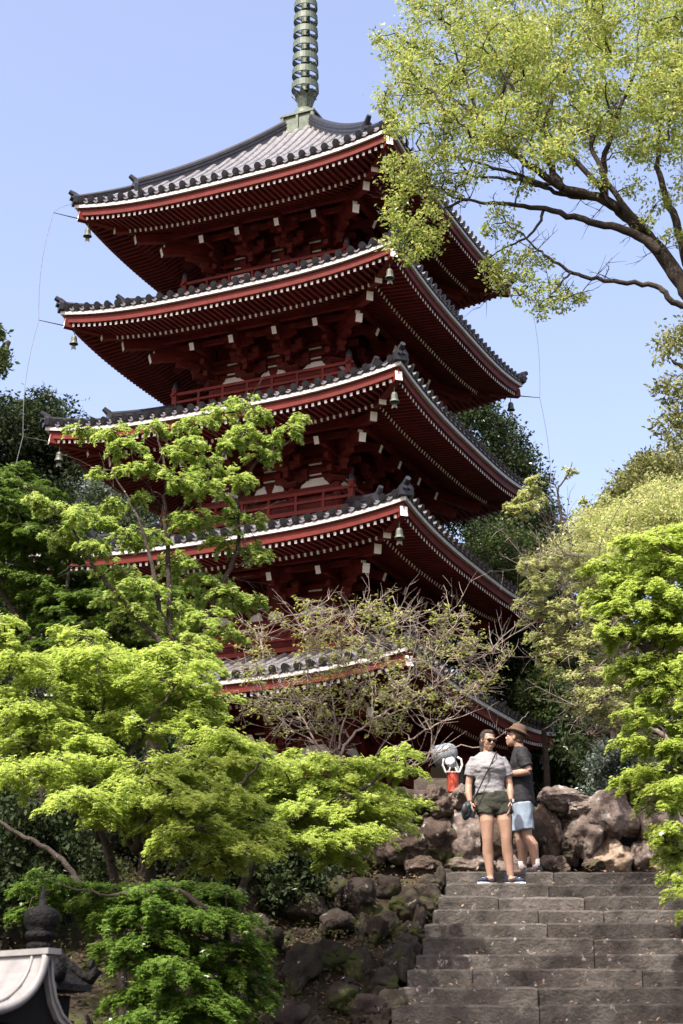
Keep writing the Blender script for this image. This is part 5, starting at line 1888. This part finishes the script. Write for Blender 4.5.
# camphor reaching in from the right, high over the steps
Yk = 16.8
cam0 = gp(6.9, 20.4)
rk = np.random.default_rng(31)
cl = [(x, y, Yy, r) for x, y, Yy, r in fill([(396, 36), (420, -10), (720, -20), (720, 165), (660, 160), (610, 145), (560, 155), (520, 160), (480, 150), (455, 160), (432, 155), (418, 130), (402, 118), (396, 70)], 158, rk, (15.6, 18.2), (12, 22), .6)]
cl += [(px, py, 16.6, r) for px, py, r in [(376, 36, 7), (386, 92, 10), (384, 104, 8), (398, 130, 14), (402, 165, 15), (392, 180, 12), (418, 168, 16), (436, 160, 14), (400, 198, 17), (424, 192, 17), (445, 180, 13), (390, 222, 12), (408, 226, 17), (430, 222, 16), (398, 246, 13), (418, 248, 14), (432, 240, 10), (408, 258, 8),
       (488, 268, 11), (500, 282, 12), (516, 268, 14), (505, 255, 10), (530, 282, 14), (548, 296, 12), (528, 256, 10), (545, 262, 9), (562, 302, 12), (575, 296, 9), (540, 310, 9), (520, 296, 10), (498, 215, 12), (512, 230, 11), (490, 228, 9),
       (470, 175, 14), (455, 192, 10), (520, 185, 12), (660, 200, 12), (645, 222, 10), (675, 235, 12), (690, 190, 16), (600, 180, 12), (632, 185, 12), (580, 300, 7), (555, 285, 9)]]
broadleaf('camphor_tree', 'large camphor tree with yellow green spring leaves and dark limbs overhanging from the right', [
    ([cam0, (6.7, 20.0, 7.5), (6.0, 18.6, 9.4), P(715, 330, Yk), P(690, 296, Yk), P(668, 262, Yk), P(643, 231, Yk), P(620, 210, Yk), P(596, 196, Yk), P(563, 188, Yk)], .15, .048),
    (Pl([(563, 188), (535, 170), (505, 145), (480, 122), (455, 100), (425, 88), (395, 82)], Yk), .05, .006),
    (Pl([(660, 250), (630, 232), (590, 222), (545, 209), (500, 204), (462, 198), (430, 185)], Yk - .2), .06, .006),
    (Pl([(700, 310), (672, 302), (655, 286), (612, 281), (572, 272), (545, 255), (522, 235), (500, 215)], Yk - .3), .042, .006),
    (Pl([(606, 202), (604, 160), (616, 118), (635, 70), (640, 20)], Yk + .1), .045, .007),
    (Pl([(563, 190), (545, 152), (548, 112), (566, 66), (575, 15)], Yk + .2), .05, .007),
    (Pl([(690, 270), (672, 212), (658, 166), (662, 118), (676, 60)], Yk + .2), .06, .01),
    (Pl([(596, 198), (570, 196), (540, 186), (515, 180), (480, 176), (450, 172), (415, 178)], Yk + .1), .035, .006),
    (Pl([(505, 145), (500, 105), (515, 60), (520, 15)], Yk + .1), .03, .006),
    (Pl([(480, 122), (462, 70), (450, 25)], Yk), .025, .006),
    (Pl([(643, 231), (602, 172), (588, 122), (606, 60), (600, 20)], Yk - .2), .04, .006),
    (Pl([(620, 210), (575, 160), (528, 112), (498, 62), (485, 20)], Yk - .1), .04, .006),
    (Pl([(690, 280), (688, 220), (694, 150), (680, 90)], Yk), .05, .008),
    (Pl([(563, 188), (520, 176), (470, 160), (438, 152), (410, 150)], Yk + .2), .028, .005),
    (Pl([(545, 209), (530, 235), (500, 250), (488, 262)], Yk - .2), .02, .005),
    (Pl([(572, 272), (555, 290), (540, 305)], Yk - .3), .014, .004),
    (Pl([(470, 198), (440, 210), (412, 228), (402, 250)], Yk - .2), .02, .005)],
    cl, 31, L_CAMPH, M_BARKD, size=.052, dens=.80, sub=9, up=.6, tr=(.018, .004), spread=.34, twigs=170)
# fine bare twigs hanging from the limb
# small overhanging tree at the right edge, mid height
broadleaf('evergreen_oak', 'olive leaved tree edge cut off by the right side of the frame', [
    ([gp(9.2, 24.5), (8.9, 24.2, 11), P(760, 420, 24), P(700, 380, 24), P(672, 360, 24)], .2, .02),
    (Pl([(730, 440), (690, 430), (668, 425)], 24), .06, .01)],
    fill([(660, 345), (690, 315), (720, 310), (720, 460), (690, 450), (668, 432), (655, 400)], 30, np.random.default_rng(12), (23, 25), (11, 18), .5), 33, L_OLIVE, M_BARKD, size=.085, dens=.8)

# trees beyond, right hill
def wood(name, label, x, y, poly, n, Y, r, seed, lm, size, dens=1.0, bark=M_BARKD, group=None, md=.5, sub=9, tops=None):
    rg = np.random.default_rng(seed)
    cl = fill(poly, n, rg, Y, r, md)
    if tops:
        cl += tops
    ym = sum(Y) / 2
    xs_ = [p[0] for p in poly]
    top = min(p[1] for p in poly)
    mid = sum(p[1] for p in poly) / len(poly)
    xm = sum(xs_) / len(xs_)
    base = gp(x, y)
    return broadleaf(name, label, [([base, (x * .7 + P(xm, mid, ym)[0] * .3, y, base[2] + 2), P(xm, mid + 20, ym), P(xm, top + 15, ym)], .15, .02),
                                   ([P(xm, mid + 20, ym), P(xm - 20, mid - 10, ym)], .1, .02), ([P(xm, mid + 20, ym), P(xm + 20, mid - 10, ym)], .1, .02)],
                     cl, seed, lm, bark, size, dens, group, sub=sub)

wood('hazy_tree', 'pale olive feathery tree on the slope under the right hand sky', P(600, 560, 31)[0], 31, [(560, 560), (580, 520), (610, 500), (650, 490), (690, 490), (690, 570), (650, 590), (590, 590)], 60, (29.5, 32), (13, 22), 41, L_HAZY, .07, .9)
wood('broadleaf_tree', 'olive green broadleaf tree rising on the right skyline', P(665, 520, 34)[0], 34, [(615, 500), (625, 478), (650, 462), (690, 445), (720, 450), (720, 520), (640, 520)], 46, (33, 36), (14, 22), 42, L_OLIVE, .10, .9)
wood('conifer_tree', 'small dark conifer tip on the skyline right of the gap', P(643, 500, 38)[0], 38, [(628, 490), (638, 462), (648, 456), (660, 468), (672, 500)], 22, (37, 39), (8, 13), 43, L_EVER, .10, 1.1)
wood('broadleaf_tree', 'mid green leafy tree low on the skyline beside the bare branch', P(600, 540, 40)[0], 40, [(570, 545), (585, 515), (605, 498), (625, 505), (630, 560), (575, 575)], 30, (39, 41), (10, 17), 44, L_EVER2, .11, .9)

# dark evergreens behind the pagoda, right
wood('evergreen_tree', 'tall dark evergreen standing behind the upper right roofs of the pagoda', P(490, 600, 56)[0], 56, [(440, 405), (470, 398), (495, 412), (515, 432), (532, 462), (545, 520), (440, 560)], 60, (54, 58), (12, 22), 45, L_EVER, .16, 1.0,
     tops=[(462, 400, 56, 9), (484, 408, 56, 8), (503, 424, 56, 8), (520, 440, 56, 8), (528, 455, 56, 7)])
wood('evergreen_tree', 'dark evergreen below the skyline between the pagoda roofs and the bare branch', P(520, 600, 52)[0], 52, [(470, 530), (500, 500), (530, 505), (555, 530), (562, 580), (540, 640), (470, 640)], 60, (50, 54), (14, 24), 46, L_EVER, .15, 1.05)
wood('broadleaf_tree', 'rounded mid green tree seen through the gap beside the second roof', P(495, 560, 48)[0], 48, [(480, 560), (490, 535), (510, 528), (528, 545), (530, 580), (490, 590)], 26, (46, 48), (12, 18), 47, L_EVER2, .13, 1.0)
wood('evergreen_tree', 'black green evergreen filling the shade right of the lowest roof', P(550, 700, 44)[0], 44, [(480, 620), (560, 590), (610, 620), (640, 700), (640, 800), (540, 800), (520, 740), (490, 690)], 90, (42, 45), (18, 28), 48, L_EVER, .14, 1.1)
wood('evergreen_tree', 'dark evergreen seen through the gap under the right eaves of the second roof', P(470, 640, 58)[0], 58, [(425, 590), (520, 590), (520, 720), (440, 720), (425, 660)], 44, (57, 59), (16, 24), 70, L_EVER, .17, 1.0)
wood('broadleaf_tree', 'leafy green shrubby tree above the small hall roof', P(545, 690, 40)[0], 40, [(525, 690), (535, 672), (556, 680), (566, 700), (550, 712), (530, 710)], 16, (38.5, 39.5), (10, 15), 49, L_EVER2, .11, 1.0)
wood('evergreen_tree', 'dark evergreen closing the view behind the right end of the boulder wall', P(640, 740, 30)[0], 30, [(585, 700), (640, 650), (720, 640), (720, 800), (600, 800), (575, 770)], 70, (28, 30.5), (18, 28), 50, L_EVER, .10, 1.1)
wood('grey_shrub', 'blue grey leafy shrub behind the boulder wall at right', P(622, 790, 23.5)[0], 23.5, [(590, 785), (598, 758), (620, 742), (650, 748), (660, 790), (620, 800)], 34, (22.8, 24), (9, 16), 51, L_SHRUB, .06, 1.0)

# bare branch against the sky
bb = Pl([(585, 600), (570, 550), (558, 528), (545, 518), (530, 505)], 36)
root = maple('bare_tree', 'thin bare tree with a forked crooked branch against the sky right of the pagoda', [
    ([gp(P(600, 600, 36)[0], 36), P(600, 600, 36), P(575, 545, 36), P(560, 525, 36), P(540, 512, 36)], .12, .03),
    (Pl([(562, 527), (560, 505), (558, 490), (568, 475), (572, 462)], 36), .04, .008), (Pl([(562, 520), (575, 515), (582, 505), (585, 495)], 36), .02, .006), (Pl([(558, 492), (553, 480), (556, 470)], 36), .018, .005)],
    [(530, 490, 35.5, 12), (522, 500, 35.5, 14), (515, 512, 35.5, 12), (536, 478, 35.5, 9), (570, 470, 36, 7), (582, 498, 36, 6), (540, 500, 36, 8)], 52, L_HAZY, M_BARKD, size=.07, dens=.5, flat=.3)

# left: wooded hill behind
wood('evergreen_tree', 'dark evergreen on the wooded slope at the far left skyline', P(10, 520, 60)[0], 60, [(-30, 415), (0, 405), (22, 412), (34, 440), (40, 560), (-30, 560)], 60, (58, 62), (14, 24), 61, L_EVER, .18, 1.0, tops=[(8, 404, 60, 7), (20, 410, 60, 7)])
wood('conifer_tree', 'dark conifer tip rising left of the middle roof corner', P(40, 500, 62)[0], 62, [(20, 440), (36, 400), (48, 392), (60, 405), (90, 470), (90, 560), (20, 560)], 70, (60, 64), (12, 22), 62, L_EVER, .18, 1.0, tops=[(36, 402, 62, 6), (48, 394, 62, 5), (55, 402, 62, 5)])
wood('broadleaf_tree', 'grey brown bushy tree on the slope under the left roof corner', P(115, 560, 54)[0], 54, [(80, 500), (95, 485), (125, 480), (150, 495), (150, 530), (90, 530)], 30, (53, 55), (12, 18), 63, L_SHRUB, .13, 1.0)
wood('evergreen_tree', 'broad dark evergreen low on the left slope behind the maples', P(60, 650, 48)[0], 48, [(-30, 520), (60, 500), (150, 520), (230, 560), (230, 740), (-30, 760)], 110, (46, 49), (22, 34), 64, L_EVER, .16, 1.0)
wood('evergreen_tree', 'dark evergreen directly behind the bright maples on the left bank', P(30, 800, 24)[0], 24, [(-30, 680), (60, 700), (130, 730), (200, 760), (220, 830), (120, 850), (-30, 850)], 80, (22.5, 24.5), (20, 32), 65, L_EVER, .09, 1.05)
wood('evergreen_shrub', 'dark evergreen shrub added for darkness at the left edge of the bank', P(20, 880, 16.6)[0], 16.6, [(-20, 800), (40, 790), (90, 830), (110, 880), (60, 920), (-20, 940)], 40, (16, 17), (18, 28), 66, L_EVER, .07, 1.0)  # added to supply the black area below the maples
wood('evergreen_shrub', 'dark evergreen shrub under the maples in the middle of the bank', P(250, 870, 17.2)[0], 17.2, [(180, 850), (260, 850), (330, 850), (330, 890), (260, 900), (190, 900)], 26, (16.8, 17.6), (14, 22), 67, L_EVER, .07, .9)
wood('evergreen_shrub', 'dark evergreen shrub added over sunlit ground behind the thin trunks of the left maples', P(150, 850, 18.4)[0], 18.4, [(60, 790), (120, 770), (200, 780), (250, 800), (250, 850), (160, 860), (60, 860)], 50, (18, 18.8), (16, 26), 69, L_EVER, .07, 1.0)  # added dark mass hiding the sunlit ground behind the trunks
wood('broadleaf_tree', 'leafy dark tree edge poking in at the left frame', -4.5, 16.5, [(-30, 325), (-4, 322), (3, 340), (4, 362), (-6, 378), (-30, 380)], 12, (14, 15), (7, 11), 68, L_EVER2, .06, .8)

# shade tree over the steps, on the camera side (out of frame, its shadow falls on the steps and people)
rs_ = np.random.default_rng(71)
def shade_tree():
    root_pts = [gp(-5.2, 7.2), (-5.0, 7.3, 6), (-3.6, 8.2, 10.5), (-1.6, 9.6, 13.2), (.6, 10.2, 14.6)]
    rg = np.random.default_rng(72)
    root = empty('overhanging_tree', root_pts[0])
    o = np.array(root.location)
    tw = MB()
    nodes = np.concatenate([limb(tw, np.array(root_pts) - o, .28, .05, 7, rg, .01), limb(tw, np.array([(-3.6, 8.2, 10.5), (-2.4, 6.6, 12.5), (-.8, 5.6, 14)]) - o, .12, .03, 7, rg), limb(tw, np.array([(-4.6, 7.5, 7.5), (-5.6, 10.2, 10), (-5.4, 11.4, 11.2)]) - o, .12, .03, 7, rg)])
    L = Leaves(OVAL_V, OVAL_F)
    sd = np.array(sdir)
    cs = []
    for k in range(SHADE_N):
        # clumps placed where their shadow reaches the steps, the wall and the bank
        bank_ = k < 48
        tx, ty = ((rg.uniform(-4.6, -1.2), rg.uniform(10.4, 12.6)) if k < 8 else (rg.uniform(-.4, .6), rg.uniform(12.6, 14.5))) if bank_ else (rg.uniform(.2, 3.4), rg.uniform(13.4, 18.4) if rg.uniform() < .7 else rg.uniform(13.4, 15.5))
        tz = min(Z_TOP, max(0, (ty - 10.5) * .469)) + rg.uniform(0, .6)
        t = rg.uniform(9.8, 12.5)
        c = np.array([tx, ty, tz]) + sd * t
        if abs(tx - 1.95) < .8 and ty > 16.6:
            continue
        dd = c[1] * cp + (c[2] - EYE) * sp
        if 512 - F_PX * (-c[1] * sp + (c[2] - EYE) * cp) / dd > -70:
            continue
        r = rg.uniform(.3, .55) if bank_ else rg.uniform(.2, .42)
        cs.append(c - o)
        clump(L, c - o, r, int(2300 * r * r), rg, .085, 8, .7, (1, 1, .6), .34)
    grow(tw, nodes, cs, rg, .03, .006)
    tw.build('trunk', M_BARKD, root, True)
    L.build('crown', L_CAMPH, root)
    tag(root, 'tall broadleaf tree beside the steps whose high crown dapples the stairs with shade', 'tree')
SHADE_N = 104
shade_tree()

# small ferns and weeds in the wall and beside the steps
Lf = None
def tuft(px, py, Y, r, seed, n=16):
    c = P(px, py, Y)
    rg = np.random.default_rng(seed)
    root_o = MB()
    L = Leaves(OVAL_V, OVAL_F)
    rr = r / ppm(c)
    for k in range(n):
        a = rg.uniform(0, 2 * pi)
        d = np.array([math.cos(a), math.sin(a) * .7 - .3, rg.uniform(.3, 1.0)])
        d = unit(d)
        l = rr * rg.uniform(.6, 1.2)
        t = np.linspace(.15, 1, 9)
        st = d[None] * (t * l)[:, None]
        st[:, 2] -= .5 * l * t ** 2
        sd_ = unit(np.cross(d, np.array([0, 0, 1.0])))
        for s in (-1, 1):
            L.put(st, np.tile(np.array([0, 0, 1.0]) - d * .4, (9, 1)) + rg.normal(0, .2, (9, 3)), np.tile(sd_ * s + d * .5, (9, 1)), l * .28 * (1.1 - t))
    o = L.build('fern', L_EVER2 if seed % 2 else L_MAPLED)
    o.location = c
    tag(o, 'small green fern growing among the rocks beside the steps', 'fern', 'ferns among the rocks')
for k, (px, py, Y, r) in enumerate([(459, 857, 18.5, 8), (512, 838, 18.6, 8), (567, 853, 18.6, 5), (432, 850, 18.3, 7), (395, 905, 16.2, 9), (112, 962, 13.8, 8), (96, 930, 14.2, 9), (392, 1010, 14.0, 8), (407, 1020, 13.8, 6), (352, 960, 15.2, 9), (300, 925, 15.8, 9), (639, 846, 18.6, 5)]):
    tuft(px, py, Y, r, 80 + k)
